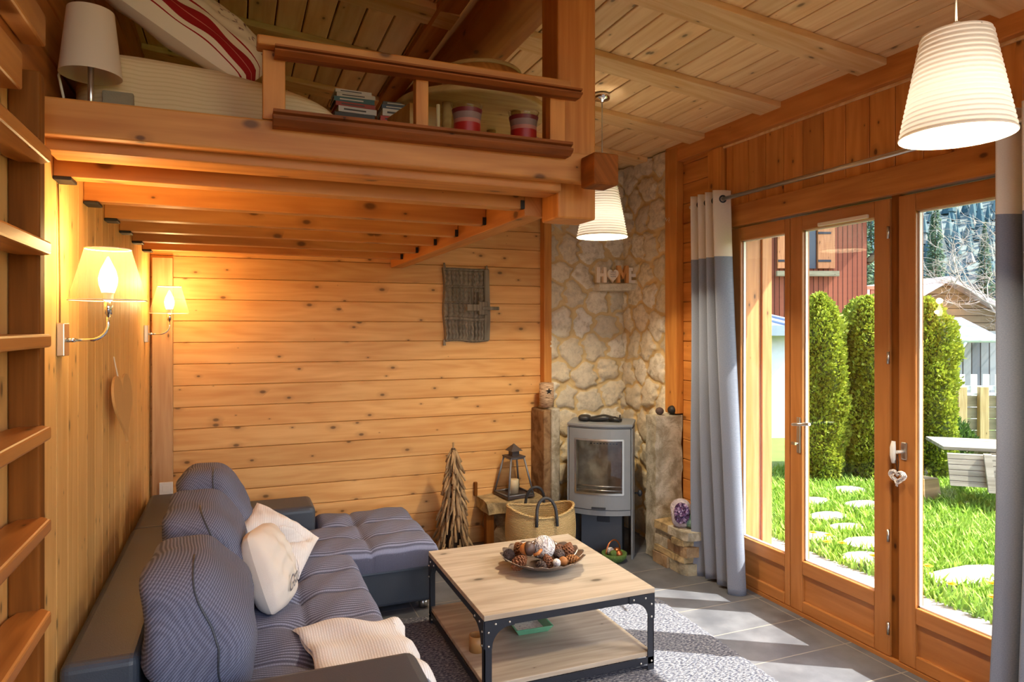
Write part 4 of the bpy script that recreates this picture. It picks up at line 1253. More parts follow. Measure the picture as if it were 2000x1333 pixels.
# ------------------------------------------------------------------ carved door panel on the back wall
cp = thing('carved_panel', 'dark carved wooden granary door hung on the pine wall', 'wall decoration')
m_carve = wood('blackened carved wood', srgb(150, 140, 126), srgb(96, 88, 76), 'z', None, 0.0, 0.1, 0.85, streak=60)
bx0, bx1, bz0, bz1 = 1.432, 1.80, 1.540, 2.10
g = random.Random(21)
def carve(u, v):
    x = bx0 + (bx1 - bx0) * u; z = bz0 + (bz1 - bz0) * v
    x += 0.006 * math.sin(9 * v + 1) * (1 - u) + 0.006 * math.sin(5 * v) * u + (0.012 * (v - 0.5) * -1) * (1 if u < .5 else -0.4)
    z += 0.006 * math.sin(7 * u) * (1 if v < .5 else 0.3)
    rows = [(0.03, 0.30, 12), (0.33, 0.52, 8), (0.54, 0.74, 10), (0.76, 0.97, 10)]
    d = 0.0
    for a, b, n in rows:
        if a < v < b and u < 0.86:
            ph = (u / 0.86 * n) % 1
            e = min(1, (v - a) / 0.03, (b - v) / 0.03)
            body = max(0, math.sin(PI * ph)) ** 0.6
            t = (v - a) / (b - a)
            body *= 0.75 + 0.25 * math.cos(2 * PI * t * 3 + ph * 2)
            d = -0.013 + 0.020 * body * e
    if u > 0.86: d = 0.002
    if (0.55 < u < 0.64 and 0.44 < v < 0.74) or (0.66 < u < 0.73 and 0.50 < v < 0.68): d = -0.018
    e2 = min(u, 1 - u, v, 1 - v)
    if e2 < 0.012: return (x, YB - 0.006, z)
    return (x, YB - 0.040 - d, z)
MB().grid(carve, 110, 110, False).build('carved_board', m_carve, cp)
MB().box(1.60, 1.70, 4.872, 4.902, 1.775, 1.825).build('lock_block', m_carve, cp, bevel=0.004)
MB().box(1.695, 1.765, 4.868, 4.905, 1.745, 1.845).build('lock_block', m_carve, cp, bevel=0.004)
MB().box(1.72, 1.855, 4.860, 4.8675, 1.782, 1.808).build('bolt', m_carve, cp, bevel=0.004)
for zz, h in ((2.09, 0.045), (1.515, 0.045)):
    MB().tube([(bx0 + 0.008, 4.93, zz), (bx0 + 0.006, 4.93, zz + h)], [0.013, 0.007], 8).build('pivot', m_carve, cp)
MB().tube([(1.775, 4.93, 2.09), (1.777, 4.93, 2.125)], [0.012, 0.006], 8).build('pivot', m_carve, cp)
rebase(cp, (1.62, 4.945, 1.54))

# ------------------------------------------------------------------ letters on the corner ledge
m_lett = wood('pale wash wood', srgb(240, 226, 206), srgb(220, 200, 176), 'z', None, 0.0, 0.05, 0.7)
m_lett2 = wood('natural letter wood', srgb(214, 160, 100), srgb(180, 118, 62), 'z', None, 0.0, 0.05, 0.6)
m_lett3 = plain('whitewashed wood', srgb(226, 220, 212), 0.7, 0, 0.2, 30)
LZ = 2.0055
def flat(poly, mat, name, c, ang, th, par):
    mb = MB().prism(poly, 'y', -th / 2, th / 2); mb._m = 0
    mb.xf(Matrix.Translation((c[0], c[1], LZ)) @ Matrix.Rotation(ang, 4, 'Z'))
    return mb.build(name, mat, par, bevel=0.0015)
sg = thing('word_letters', 'wooden letters spelling HOME with a heart for the O on the stone ledge', 'letters')
A = R(-4)
c0 = (2.60, 4.745)
ctr = [(2.683, 4.765), (2.775, 4.745), (2.866, 4.745), (2.952, 4.74)]
H_ = 0.125
hh = [(-.043, 0), (-.043, H_), (-.014, H_), (-.014, H_ * .60), (.014, H_ * .60), (.014, H_), (.043, H_), (.043, 0), (.014, 0), (.014, H_ * .40), (-.014, H_ * .40), (-.014, 0)]
flat(hh, m_lett, 'letter_h', ctr[0], A, 0.028, sg)
hp_ = []
for i in range(40):
    a = 2 * PI * i / 40
    hp_.append((0.0033 * 16 * math.sin(a) ** 3 * 0.93, 0.060 + 0.0036 * (13 * math.cos(a) - 5 * math.cos(2 * a) - 2 * math.cos(3 * a) - math.cos(4 * a))))
zmin = min(p[1] for p in hp_); hp_ = [(x, z - zmin) for x, z in hp_]
flat(hp_[::-1], m_lett, 'heart', ctr[1], A, 0.022, sg)
for i, (tx, zz) in enumerate((('HOME', 0.084), ('SWEET', 0.066), ('HOME', 0.049))):
    me = text_mesh(tx, 0.0165)
    me.materials.append(m_ink)
    me.transform(Matrix.Translation((ctr[1][0], ctr[1][1], LZ)) @ Matrix.Rotation(A, 4, 'Z') @ Matrix.Translation((0, -0.0118, zz)) @ Matrix.Rotation(R(90), 4, 'X'))
    o = bpy.data.objects.new('small_writing', me); COL.objects.link(o); o.parent = sg
Hm = 0.140
mm = [(-.05, 0), (-.05, Hm), (-.022, Hm), (0, Hm * .55), (.022, Hm), (.05, Hm), (.05, 0), (.026, 0), (.026, Hm * .58), (0, Hm * .22), (-.026, Hm * .58), (-.026, 0)]
flat(mm, m_lett2, 'letter_m', ctr[2], A, 0.032, sg)
ee = [(-.038, 0), (-.038, H_), (.038, H_), (.038, H_ * .80), (-.012, H_ * .80), (-.012, H_ * .60), (.028, H_ * .60), (.028, H_ * .41), (-.012, H_ * .41), (-.012, H_ * .2), (.038, H_ * .2), (.038, 0)]
flat(ee, m_lett3, 'letter_e', ctr[3], A, 0.028, sg)
rebase(sg, (2.76, 4.745, LZ))

# ------------------------------------------------------------------ small things round the stove
bh = thing('birch_candle_holder', 'birch bark candle holder with a star on the left stone slab', 'candle holder', (2.222, 4.80, 1.0355))
k = NT('birch bark')
s_ = k.sep(k.obj())
n = k.noise(k.xyz(k.M('MULTIPLY', s_[0], 25.0), k.M('MULTIPLY', s_[1], 25.0), k.M('MULTIPLY', s_[2], 160.0)), 1.0, 4, 0.6)
m_birch = k.set(k.ramp(n, [(0.33, srgb(84, 62, 46)), (0.45, srgb(170, 138, 108)), (0.62, srgb(206, 178, 148))]), 0.8)
MB().lathe([(0, 0), (0.056, 0), (0.057, 0.09), (0.055, 0.185), (0.048, 0.185), (0.048, 0.06), (0, 0.06)], 32).build('bark_cup', m_birch, bh)
star = []
for i in range(10):
    r_ = 0.026 if i % 2 == 0 else 0.011
    a = PI / 2 + PI * i / 5
    star.append((r_ * math.cos(a) - 0.006, r_ * math.sin(a) + 0.125))
MB().prism(star, 'y', -0.0605, -0.0555).build('star', m_iron, bh)
for x, y, r, m, lb in ((2.835, 4.18, 0.030, m_cone_d, 'brown round ornament on the right stone slab'), (2.935, 4.165, 0.036, m_iron, 'dark glossy glass ball on the right stone slab beside the post')):
    o = MB().sellip((x, y, 1.018 + r * .9), (r, r, r * .9), 1, 1, 24, 16).build('round_ornament', m)
    tag(o, lb, 'ornament'); rebase(o, (x, y, 1.018))
# amethyst and turquoise stone on the plinth
am = thing('amethyst_geode', 'purple amethyst geode standing on the dry stone plinth', 'mineral', (2.79, 3.86, 0.292), R(-35))
k = NT('amethyst crystals')
v_ = k.n('TexVoronoi'); k.put(v_.inputs['Vector'], k.obj()); k.put(v_.inputs['Scale'], 75.0)
m_am = k.set(k.ramp(k.sep(v_.outputs['Color'])[0], [(0.0, srgb(52, 30, 62)), (0.6, srgb(98, 66, 112)), (1.0, srgb(176, 150, 184))]), 0.15, 0, 0.7)
k.bump(v_.outputs['Distance'], 1.0, 0.01)
m_amr = rock('geode rind', srgb(176, 160, 170), srgb(226, 216, 220), 30, 0.8)
g = random.Random(3)
mb = MB().sellip((0, 0.012, 0.098), (0.072, 0.045, 0.098), 0.85, 0.85, 30, 20, lambda x, y, z: (x * (1 + .08 * math.sin(40 * z + 9 * x)), y, z))
mb.build('rind', m_amr, am)
MB().sellip((0.004, -0.026, 0.105), (0.052, 0.022, 0.072), 0.9, 0.9, 40, 26, lambda x, y, z: (x, y + 0.007 * math.sin(140 * x) * math.sin(150 * z), z)).build('crystals', m_am, am)
tq = MB().sellip((0, 0, 0.058), (0.075, 0.068, 0.058), 0.6, 0.7, 32, 20, lambda x, y, z: (x + .004 * math.sin(50 * z), y + .004 * math.sin(60 * x), z)).build('turquoise_stone', rock('turquoise glass stone', srgb(92, 136, 128), srgb(150, 186, 172), 8, 0.3))
tag(tq, 'blue green stone block beside the amethyst on the plinth', 'stone'); tq.location = (2.885, 3.84, 0.292)

# ------------------------------------------------------------------ left wall: switch, sconces, heart
sw = thing('light_switch', 'white square light switch on the pale corner post', 'switch', (-0.423, 4.9045, 0.573))
MB().box(-0.04, 0.04, -0.010, 0, 0, 0.082).build('switch_plate', m_white, sw, bevel=0.004)
MB().box(-0.020, 0.020, -0.013, -0.0102, 0.020, 0.062).build('rocker', m_white, sw, bevel=0.002)
def sconce(loc, lab):
    s = thing('wall_sconce', lab, 'wall lamp', loc, 0, 'sconces on the plank wall')
    MB().box(0.0, 0.022, -0.035, 0.035, -0.052, 0.052).build('wall_plate', m_steel, s, bevel=0.003)
    MB().tube([(0.022, 0, -0.002), (0.045, 0, -0.002)], 0.007, 10).build('joint', m_chrome, s)
    pts = [(0.04, 0, -0.002), (0.085, 0, -0.002)] + [(0.085 + 0.05 * math.sin(a), 0, 0.048 - 0.05 * math.cos(a)) for a in [PI / 2 * i / 8 for i in range(1, 9)]] + [(0.135, 0, 0.08)]
    MB().tube(pts, 0.0052, 10).build('arm', m_chrome, s)
    MB().tube([(0.135, 0, 0.08), (0.135, 0, 0.125)], 0.012, 14).build('lamp_holder', m_chrome, s)
    MB().lathe([(0.111, 0.125), (0.066, 0.29)], 44, (0.135, 0, 0)).build('glass_shade', m_shade_glass, s)
    MB().tube([(0.135 + 0.111 * math.cos(a), 0.111 * math.sin(a), 0.125) for a in [2 * PI * i / 40 for i in range(40)]], 0.0018, 6, True).tube([(0.135 + 0.066 * math.cos(a), 0.066 * math.sin(a), 0.29) for a in [2 * PI * i / 40 for i in range(40)]], 0.0018, 6, True).build('shade_rim', m_linen, s)
    MB().lathe([(0.014, 0.126), (0.016, 0.145), (0.02, 0.150)], 18, (0.135, 0, 0)).build('bulb_collar', m_white, s)
    MB().lathe([(0.018, 0.150), (0.026, 0.175), (0.028, 0.195), (0.022, 0.222), (0.010, 0.248), (0.002, 0.265), (0, 0.266)], 22, (0.135, 0, 0)).build('candle_bulb', m_bulb, s)
    l = bpy.data.lights.new('sconce_light', 'POINT'); l.energy = SCONCE_W; l.color = (1.0, 0.66, 0.28); l.shadow_soft_size = 0.03
    lo = bpy.data.objects.new('sconce_light', l); COL.objects.link(lo); lo.parent = s; lo.location = (0.135, 0, 0.30)
    l2 = bpy.data.lights.new('sconce_light', 'POINT'); l2.energy = SCONCE_W * 0.5; l2.color = (1.0, 0.66, 0.28); l2.shadow_soft_size = 0.02
    lo = bpy.data.objects.new('sconce_light', l2); COL.objects.link(lo); lo.parent = s; lo.location = (0.172, 0, 0.19)
sconce((XL, 2.524, 1.612), 'wall lamp with clear amber shade lit nearest the ladder')
sconce((XL, 4.67, 1.612), 'wall lamp with clear amber shade lit beside the pale corner post')
ht = thing('hanging_heart', 'thin wooden heart hanging on a cord on the plank wall', 'heart decoration', (XL + 0.004, 3.47, 1.50))
m_heart = plain('plain birch ply', srgb(206, 158, 98), 0.6, 0, 0.06)
hpoly = []
for i in range(60):
    a = 2 * PI * i / 60
    hpoly.append((0.0098 * 16 * math.sin(a) ** 3, 0.0104 * (13 * math.cos(a) - 5 * math.cos(2 * a) - 2 * math.cos(3 * a) - math.cos(4 * a))))
mb = MB().prism(hpoly, 'x', -0.005, 0.005); mb._m = 0
mb.xf(Matrix.Translation((0.045, 0, -0.185)) @ Matrix.Rotation(R(-5), 4, 'Y') @ Matrix.Rotation(R(-5), 4, 'Z'))
mb.build('heart_plate', m_heart, ht, bevel=0.002)
MB().tube([(0.035, 0.0, -0.14), (0.02, 0.004, -0.05), (0.008, 0.0, 0.02)], 0.003, 6).tube([(0.037, 0.008, -0.14), (0.02, -0.006, -0.04), (0.008, 0.0, 0.02)], 0.003, 6).build('cord', m_linen, ht)
cw = MB().tube([(XL + 0.003, 2.50, 2.099), (XL + 0.003, 2.515, 1.95), (XL + 0.003, 2.525, 1.80), (XL + 0.003, 2.524, 1.665)], 0.0022, 6).build('lamp_cable', plain('amber cable', srgb(150, 110, 50), 0.6))
tag(cw, 'thin cable running down the planks to the sconce nearest the ladder', 'cable')
# ------------------------------------------------------------------ pendants
def pendant(x, y, zb, lab, canopy=True):
    zc = cz(x)
    p = thing('pendant_lamp', lab, 'pendant lamp', (x, y, zb), 0, 'ribbed pendant lamps')
    H = 0.308; rb, rt = 0.152, 0.092
    prof = []
    n = 20
    for i in range(n * 6 + 1):
        t = i / (n * 6)
        r = rb + (rt - rb) * t
        prof.append((r + 0.0028 * math.sin(2 * PI * t * n), H * t))
    MB().lathe(prof, 56).build('shade', m_shade_paper, p)
    MB().lathe([(rb - 0.004, 0.012), (0, 0.012)], 56).build('diffuser', m_diffuser, p)
    mb = MB()
    for a in (0.3, 0.3 + 2 * PI / 3, 0.3 + 4 * PI / 3): mb.tube([(0.018 * math.cos(a), 0.018 * math.sin(a), H - 0.02), (rt * math.cos(a), rt * math.sin(a), H - 0.006)], 0.0025, 6)
    mb.build('spider_frame', m_steel, p)
    MB().lathe([(rt - 0.001, H - 0.003), (0.024, H - 0.003)], 40).build('added_uplight_cap', m_cap, p)  # unseen translucent cap, added to spread the bulb's light softly over the ceiling
    MB().lathe([(0.0, H - 0.06), (0.02, H - 0.06), (0.02, H + 0.025), (0.008, H + 0.035), (0, H + 0.035)], 20).build('socket', m_white, p)
    MB().sellip((0, 0, H * 0.4), (0.032, 0.032, 0.042), 1, 1, 20, 14).build('bulb', m_bulb, p)
    top = zc - zb
    MB().tube([(0, 0, H + 0.03), (0, 0, top - 0.03)], 0.0035, 8).build('cord', m_steel, p)
    MB().lathe([(0, top - 0.05), (0.012, top - 0.05), (0.016, top - 0.038), (0.045, top - 0.034), (0.05, top - 0.012), (0.048, top - 0.004), (0, top - 0.004)], 28).build('canopy', m_chrome, p)
    l = bpy.data.lights.new('pendant_light', 'POINT'); l.energy = PENDANT_W; l.color = WARM; l.shadow_soft_size = 0.045
    lo = bpy.data.objects.new('pendant_light', l); COL.objects.link(lo); lo.parent = p; lo.location = (0, 0, H * 0.38)
    for q in ('bulb',): pass
    return p
pendant(2.0, 1.40, 2.222, 'large ribbed white pendant shade hanging before the curtain rod')
pendant(2.0, -0.82, 2.235, 'added ribbed white pendant for fill light, unseen behind the camera')  # extra lamp out of view, added as warm fill for the room
pendant(2.045, 3.62, 2.195, 'ribbed white pendant shade hanging before the stone corner')

# ------------------------------------------------------------------ curtains and rod
RX, RZ = 2.868, 2.468
rod = thing('curtain_rod', 'brushed steel curtain rod above the glass doors', 'curtain rod', (RX, 2.4, RZ))
MB().tube([(0, -1.35, 0), (0, 1.46, 0)], 0.0125, 14).build('pole', m_steel, rod)
for y in (-1.2, 1.38):
    MB().tube([(0, y, 0), (0.095, y, 0.0)], 0.008, 8).build('bracket', m_steel, rod)
def curtain(yt0, yt1, yb0, yb1, zb, nf, lab, seed, zt=2.525, amp_t=0.056, amp_b=0.05, puddle=0.0):
    g = random.Random(seed); ph = g.uniform(0, 6)
    c = thing('curtain', lab, 'curtain', (RX, (yb0 + yb1) / 2, zb), 0)
    def fn(u, v):
        yt = yt0 + (yt1 - yt0) * u; yb = yb0 + (yb1 - yb0) * u
        k = v ** 1.25
        y = yt * (1 - k) + yb * k
        ang = 2 * PI * nf * u
        x = math.cos(ang) * (amp_t * (1 - v) + amp_b * v) + 0.012 * math.sin(5 * u + 6 * v + ph) * v
        y += 0.010 * math.sin(2 * ang + 1.3) * (0.4 + v) + 0.02 * math.sin(3 * v + ph) * v
        z = zt + (zb - zt) * v - 0.015 * v * math.sin(9 * u)
        x = min(x, 0.07)
        return (RX + x, y, z)
    T = Matrix.Translation((-RX, -(yb0 + yb1) / 2, -zb))
    o = MB().grid(fn, nf * 26, 60).build('cloth', m_curtain, c, solid=0.003); o.data.transform(T)
    for i in range(2 * nf):
        u = (i + 0.5) / (2 * nf) 
        p = Vector(fn(u, 0.0)); 
        m = MB()
        q = fn(u, 0.024); n_ = (Vector(fn(u + .004, 0.024)) - Vector(fn(u - .004, 0.024))).normalized()
        nn = n_.cross(Vector((0, 0, 1))).normalized()
        ctr = Vector((RX, q[1], RZ))
        e1, e2 = n_, Vector((0, 0, 1))
        m.tube([ctr + (e1 * math.cos(a) + e2 * math.sin(a)) * 0.0205 for a in [2 * PI * j / 20 for j in range(20)]], 0.0055, 8, True)
        r = m.build('eyelet', m_black, c); r.data.transform(T)
    return c
curtain(3.82, 3.515, 3.80, 3.33, 0.012, 4, 'grey curtain with white top bunched at the far side of the doors', 2)
curtain(1.85, 1.36, 1.875, 1.30, 0.012, 5, 'grey curtain with pale top bunched at the near side of the doors', 5)
hh_ = thing('wicker_heart', 'small white wicker heart hanging from the door knob', 'heart decoration', (2.945, 2.352, 0.985))
mb = MB(); g = random.Random(8)
for q in range(7):
    s = 0.0026 * (1 - 0.09 * q)
    pts = []
    for i in range(36):
        a = 2 * PI * i / 36
        pts.append((g.uniform(-.004, .004) + 0.006 * math.sin(3 * a + q), s * 16 * math.sin(a) ** 3, -0.055 + s * (13 * math.cos(a) - 5 * math.cos(2 * a) - 2 * math.cos(3 * a) - math.cos(4 * a))))
    mb.tube(pts, 0.0035, 6, True)
mb.build('twigs', m_frost, hh_)
MB().tube([(0, 0, 0.055), (0.0, 0.008, 0.02), (0, 0, -0.035)], 0.0018, 6).tube([(0, 0, 0.055), (0.0, -0.008, 0.02), (0, 0, -0.035)], 0.0018, 6).build('cord', m_iron, hh_)

# ------------------------------------------------------------------ loft: bed, pillow, lamp, books, glasses, table
LF = 2.2365
bed = thing('loft_bed', 'low bed on the loft under a cream quilted cover', 'bed', (-0.065, 3.3, LF))
def quilt():
    k = NT('cream quilt')
    s = k.sep(k.obj())
    ripple = k.M('SINE', k.M('ADD', k.M('MULTIPLY', s[2], 2 * PI / 0.014), k.M('MULTIPLY', k.noise(k.xyz(k.M('MULTIPLY', s[0], 6.0), k.M('MULTIPLY', s[1], 6.0), k.M('MULTIPLY', s[2], 3.0)), 1.0, 2), 9.0)))
    c = k.mix(k.smooth(ripple, -1.0, 0.0), srgb(212, 184, 142), srgb(222, 196, 156))
    k.bump(ripple, 0.18, 0.003)
    return k.set(c, 0.9, 0, 0.15)
m_quilt = quilt()
def bedfn(x, y, z):
    t = max(0, x + 0.02) / 0.45
    z2 = z - (0.10 * t ** 2 if z > 0 else 0)
    z2 += 0.012 * math.sin(7 * x + 4 * y) * (z > 0)
    return (x, y + 0.012 * math.sin(9 * x + 20 * z), z2)
MB().sellip((0.0, 0.0, 0.152), (0.43, 0.86, 0.152), 0.34, 0.22, 80, 40, bedfn).build('quilt', m_quilt, bed)
MB().box(-0.34, 0.34, -0.78, 0.80, 0.0, 0.03).build('mattress_base', m_linen, bed)
pl = thing('striped_pillow', 'white pillow with dark red stripes lying on the loft bed', 'pillow')
def stripe():
    k = NT('white cloth with red bands')
    s = k.sep(k.obj())
    t = s[1]
    band = lambda a, b: k.M('MULTIPLY', k.M('GREATER_THAN', t, a), k.M('LESS_THAN', t, b))
    face = k.M('GREATER_THAN', s[2], -0.004)
    m = k.M('ADD', k.M('MULTIPLY', band(-0.182, -0.112), face), k.M('ADD', k.M('MULTIPLY', band(-0.2055, -0.2010), face), band(-0.072, -0.063)))
    thin = band(-0.150, -0.147)
    c = k.mix(m, srgb(228, 210, 184), srgb(150, 30, 30))
    c = k.mix(thin, c, srgb(200, 120, 100))
    # scattered motif
    v = k.n('TexVoronoi', voronoi_dimensions='2D'); k.put(v.inputs['Vector'], k.xyz(s[0], t, 0)); k.put(v.inputs['Scale'], 9.0)
    ring = k.M('MULTIPLY', k.smooth(v.outputs['Distance'], 0.36, 0.30), k.smooth(v.outputs['Distance'], 0.20, 0.26))
    fl = k.M('MULTIPLY', k.M('GREATER_THAN', t, 0.01), k.M('MULTIPLY', ring, k.smooth(k.noise(k.obj(), 60, 3), 0.45, 0.6)))
    c = k.mix(fl, c, srgb(130, 90, 84))
    return k.set(c, 0.9, 0, 0.15)
m_stripe = stripe()
mb = pillow(0.60, 0.46, 0.17, Matrix.Identity(4), 0.0, 13)
mb.build('cover', m_stripe, pl)
pl.location = (-0.165, 2.66, 2.74)
pl.rotation_euler = (R(38), R(31), R(4))
lm = thing('table_lamp', 'small table lamp with cream conical shade on the loft edge', 'table lamp', (-0.405, 2.36, LF))
MB().lathe([(0, 0), (0.05, 0), (0.052, 0.01), (0.012, 0.016), (0.0, 0.016)], 26).build('base', m_steel, lm)
MB().tube([(0, 0, 0.015), (0, 0, 0.21)], 0.0085, 12).build('stem', m_steel, lm)
MB().lathe([(0.0, 0.205), (0.022, 0.205), (0.022, 0.245), (0, 0.245)], 20).build('socket', m_white, lm)
MB().lathe([(0.083, 0.165), (0.062, 0.358)], 44).build('shade', m_shade_cream, lm)
bxk = MB().box(-0.385, -0.30, 2.415, 2.47, LF, LF + 0.145).build('fabric_box', plain('grey fabric', srgb(150, 134, 112), 0.9, 0, 0.15, 60, 0.4, 300), None, bevel=0.004)
tag(bxk, 'small grey fabric box between the loft lamp and the bed', 'box')
rebase(bxk, (-0.34, 2.44, LF))
MB().tube([(0.0, 0.02, 0.008), (-0.06, 0.05, 0.01), (-0.08, 0.06, 0.10), (-0.092, 0.05, 0.17), (-0.08, 0.06, 0.24)], 0.004, 6).build('power_cord', m_linen, lm)
# books lying in two stacks at the foot of the bed
bc_ = [(srgb(206, 198, 184), 'cream'), (srgb(62, 98, 96), 'teal'), (srgb(210, 204, 196), 'white'), (srgb(160, 60, 44), 'brick red'), (srgb(208, 196, 176), 'ivory'), (srgb(70, 66, 62), 'charcoal'),
       (srgb(200, 190, 170), 'pale grey'), (srgb(196, 66, 48), 'red'), (srgb(60, 72, 90), 'navy'), (srgb(214, 200, 176), 'sand'), (srgb(120, 96, 70), 'brown')]
bm = {n: plain(n + ' book cover', c, 0.5, 0, 0.08) for c, n in bc_}
m_pages = plain('book pages', srgb(222, 210, 186), 0.9, 0, 0.1, 200)
def stack(x, y, spec, where, z0=LF):
    z = z0
    pos = ['bottom', 'second', 'third', 'fourth', 'fifth', 'sixth', 'seventh', 'eighth', 'ninth', 'tenth']
    for i, (nm, h, w_, jx) in enumerate(spec):
        top = 'top' if i == len(spec) - 1 else pos[i]
        b = thing('book', '%s book lying %s in the %s' % (nm, top, where), 'book', (x + jx, y, z), R(rng.uniform(-4, 4)), 'books at the foot of the loft bed')
        MB().box(-w_ / 2, w_ / 2, -0.065, 0.065, 0.0, 0.0022).box(-w_ / 2, w_ / 2, -0.065, 0.065, h - 0.0022, h).box(-w_ / 2, w_ / 2, -0.065, -0.062, 0.0022, h - 0.0022).build('cover', bm[nm], b)
        MB().box(-w_ / 2 + 0.003, w_ / 2 - 0.003, -0.0615, 0.062, 0.0023, h - 0.0023).build('pages', m_pages, b)
        if i >= len(spec) - 5:
            MB().box(-w_ * .36, w_ * .22, -0.0658, -0.0651, h * .35, h * .62).build('spine_print', bm['charcoal' if nm not in ('charcoal', 'navy', 'teal') else 'cream'], b)
        z += h + 0.0006
bs_ = thing('low_bookshelf', 'low wooden bench carrying the books at the foot of the loft bed', 'bench', (0.54, 2.97, LF))
MB().box(-0.18, 0.175, -0.12, 0.12, 0.235, 0.255).build('top_board', m_loftwood, bs_, bevel=0.002)
for x in (-0.18, 0.155): MB().box(x, x + 0.02, -0.12, 0.12, 0, 0.2345).build('end_board', m_loftwood, bs_)
stack(0.46, 2.965, [('brown', .030, .165, 0), ('charcoal', .026, .165, 0), ('white', .024, .16, .006), ('brick red', .018, .165, .0), ('teal', .020, .168, -.004), ('pale grey', .016, .16, .004), ('cream', .014, .15, -.008)], 'taller stack at the foot of the loft bed', LF + 0.2555)
stack(0.632, 2.93, [('ivory', .026, .135, 0), ('red', .024, .14, 0), ('white', .030, .135, .003), ('navy', .016, .13, .0), ('charcoal', .014, .125, .004)], 'shorter stack beside the railing post', LF + 0.2555)
# candle glasses on the loft edge
def candle_glass(x, y, z, lab):
    c = thing('candle_glass', lab, 'candle glass', (x, y, z), 0, 'banded candle glasses on the loft edge')
    MB().lathe([(0, 0), (0.047, 0), (0.047, 0.06), (0.048, 0.115), (0.054, 0.148), (0.058, 0.160), (0.055, 0.160), (0.045, 0.115), (0.044, 0.008), (0, 0.008)], 40).build('glass_body', m_jar, c)
    for a, b, col, nm in ((0.012, 0.048, srgb(196, 150, 128), 'lower_band'), (0.048, 0.092, srgb(168, 26, 24), 'red_band'), (0.092, 0.106, srgb(196, 136, 120), 'pale_band'), (0.106, 0.128, srgb(112, 92, 88), 'grey_band'), (0.128, 0.142, srgb(112, 26, 36), 'wine_band')):
        r0 = 0.0445 if b < 0.115 else 0.0475
        MB().lathe([(0.0478 + max(0, a - .115) * .25 + .0006, a), (0.0478 + max(0, b - .115) * .25 + .0006, b)], 40).build(nm, band_m[nm], c)
    return c
band_m = {'lower_band': plain('peach frosting', srgb(190, 146, 126), 0.6), 'red_band': plain('red paint band', srgb(170, 28, 24), 0.4), 'pale_band': plain('rose frosting', srgb(188, 120, 104), 0.6), 'grey_band': plain('grey rose frosting', srgb(140, 112, 104), 0.6), 'wine_band': plain('wine paint band', srgb(110, 26, 34), 0.4)}
candle_glass(0.765, 2.33, 2.2845, 'red banded candle glass behind the middle of the railing')
candle_glass(0.985, 2.33, 2.2845, 'red banded candle glass next to the loft post')
rt = thing('round_table', 'low round wooden table standing on the loft behind the railing', 'table', (0.98, 2.93, LF))
MB().lathe([(0, 0.362), (0.335, 0.362), (0.345, 0.37), (0.345, 0.388), (0.338, 0.396), (0, 0.396)], 64).build('tabletop', m_loftwood, rt, bevel=0.002)
for a in (45, 135, 225, 315):
    x, y = 0.22 * math.cos(R(a)), 0.22 * math.sin(R(a))
    MB().tube([(x * 1.15, y * 1.15, 0), (x, y, 0.362)], [0.017, 0.022], 12).build('leg', m_loftwood, rt)
rb_ = thing('round_wood_box', 'round turned wooden box with lid on the loft table', 'box', (0.985, 2.80, LF + 0.3965))
MB().lathe([(0, 0), (0.165, 0), (0.17, 0.006), (0.17, 0.105), (0, 0.105)], 56).build('body', m_tread, rb_)
MB().lathe([(0, 0.1055), (0.174, 0.1055), (0.174, 0.117), (0.168, 0.123), (0, 0.125)], 56).build('lid', m_loftwood, rb_)
wbx = thing('wooden_crate', 'small open wooden crate on the loft behind the middle railing post', 'crate', (0.625, 2.57, LF), R(10))
MB().box(-0.055, 0.055, -0.1, 0.1, 0, 0.01).build('bottom', m_loftwood, wbx)
for q in ((-0.06, 0.06, -0.11, -0.10), (-0.06, 0.06, 0.10, 0.11), (-0.06, -0.05, -0.0995, 0.0995), (0.05, 0.06, -0.0995, 0.0995)):
    MB().box(q[0], q[1], q[2], q[3], 0.0, 0.235).build('side', m_loftwood, wbx)
cs_ = MB().lathe([(0, 0), (0.022, 0), (0.022, 0.008), (0.007, 0.014), (0.0065, 0.145), (0, 0.145)], 18, (0.652, 2.31, 2.2845)).build('wax_taper', plain('pale wax', srgb(216, 200, 150), 0.5))
tag(cs_, 'thin pale candle stick beside the middle railing post', 'candle'); rebase(cs_, (0.652, 2.31, 2.2845))
# ------------------------------------------------------------------ outdoors
def leafy(name, col1, col2, rough=0.6):
    k = NT(name)
    n = k.noise(k.obj(), 7, 3)
    geo = k.n('NewGeometry')
    c = k.mix(k.M('ADD', k.M('MULTIPLY', n, 0.5), k.M('MULTIPLY', geo.outputs['Random Per Island'], 0.5)), col1, col2)
    m = k.set(c, rough, 0, 0.3)
    tl = k.n('BsdfTranslucent'); k.put(tl.inputs[0], c)
    mx = k.n('MixShader'); mx.inputs[0].default_value = 0.3
    k.t.links.new(k.b.outputs[0], mx.inputs[1]); k.t.links.new(tl.outputs[0], mx.inputs[2])
    k.t.links.new(mx.outputs[0], k.out.inputs[0])
    return m
m_turf = plain('turf soil', srgb(96, 120, 48), 0.95, 0, 0.4, 3)
m_blade = leafy('grass blades', srgb(84, 130, 30), srgb(176, 208, 84))
m_thuja = leafy('thuja sprays', srgb(70, 104, 24), srgb(186, 196, 72))
m_hedgecore = plain('thuja inner wood', srgb(70, 84, 30), 0.95, 0, 0.3)
m_conc = rock('pale concrete', srgb(146, 143, 140), srgb(178, 174, 168), 6, 0.2)
struct(MB().box(3.345, 3.93, -4, 9, -0.12, -0.005).build('terrace', m_conc))
struct(MB().box(3.93, 60, -25, 70, -0.14, -0.02).box(-30, 3.93, 5.2, 70, -0.14, -0.021).build('ground', m_turf))

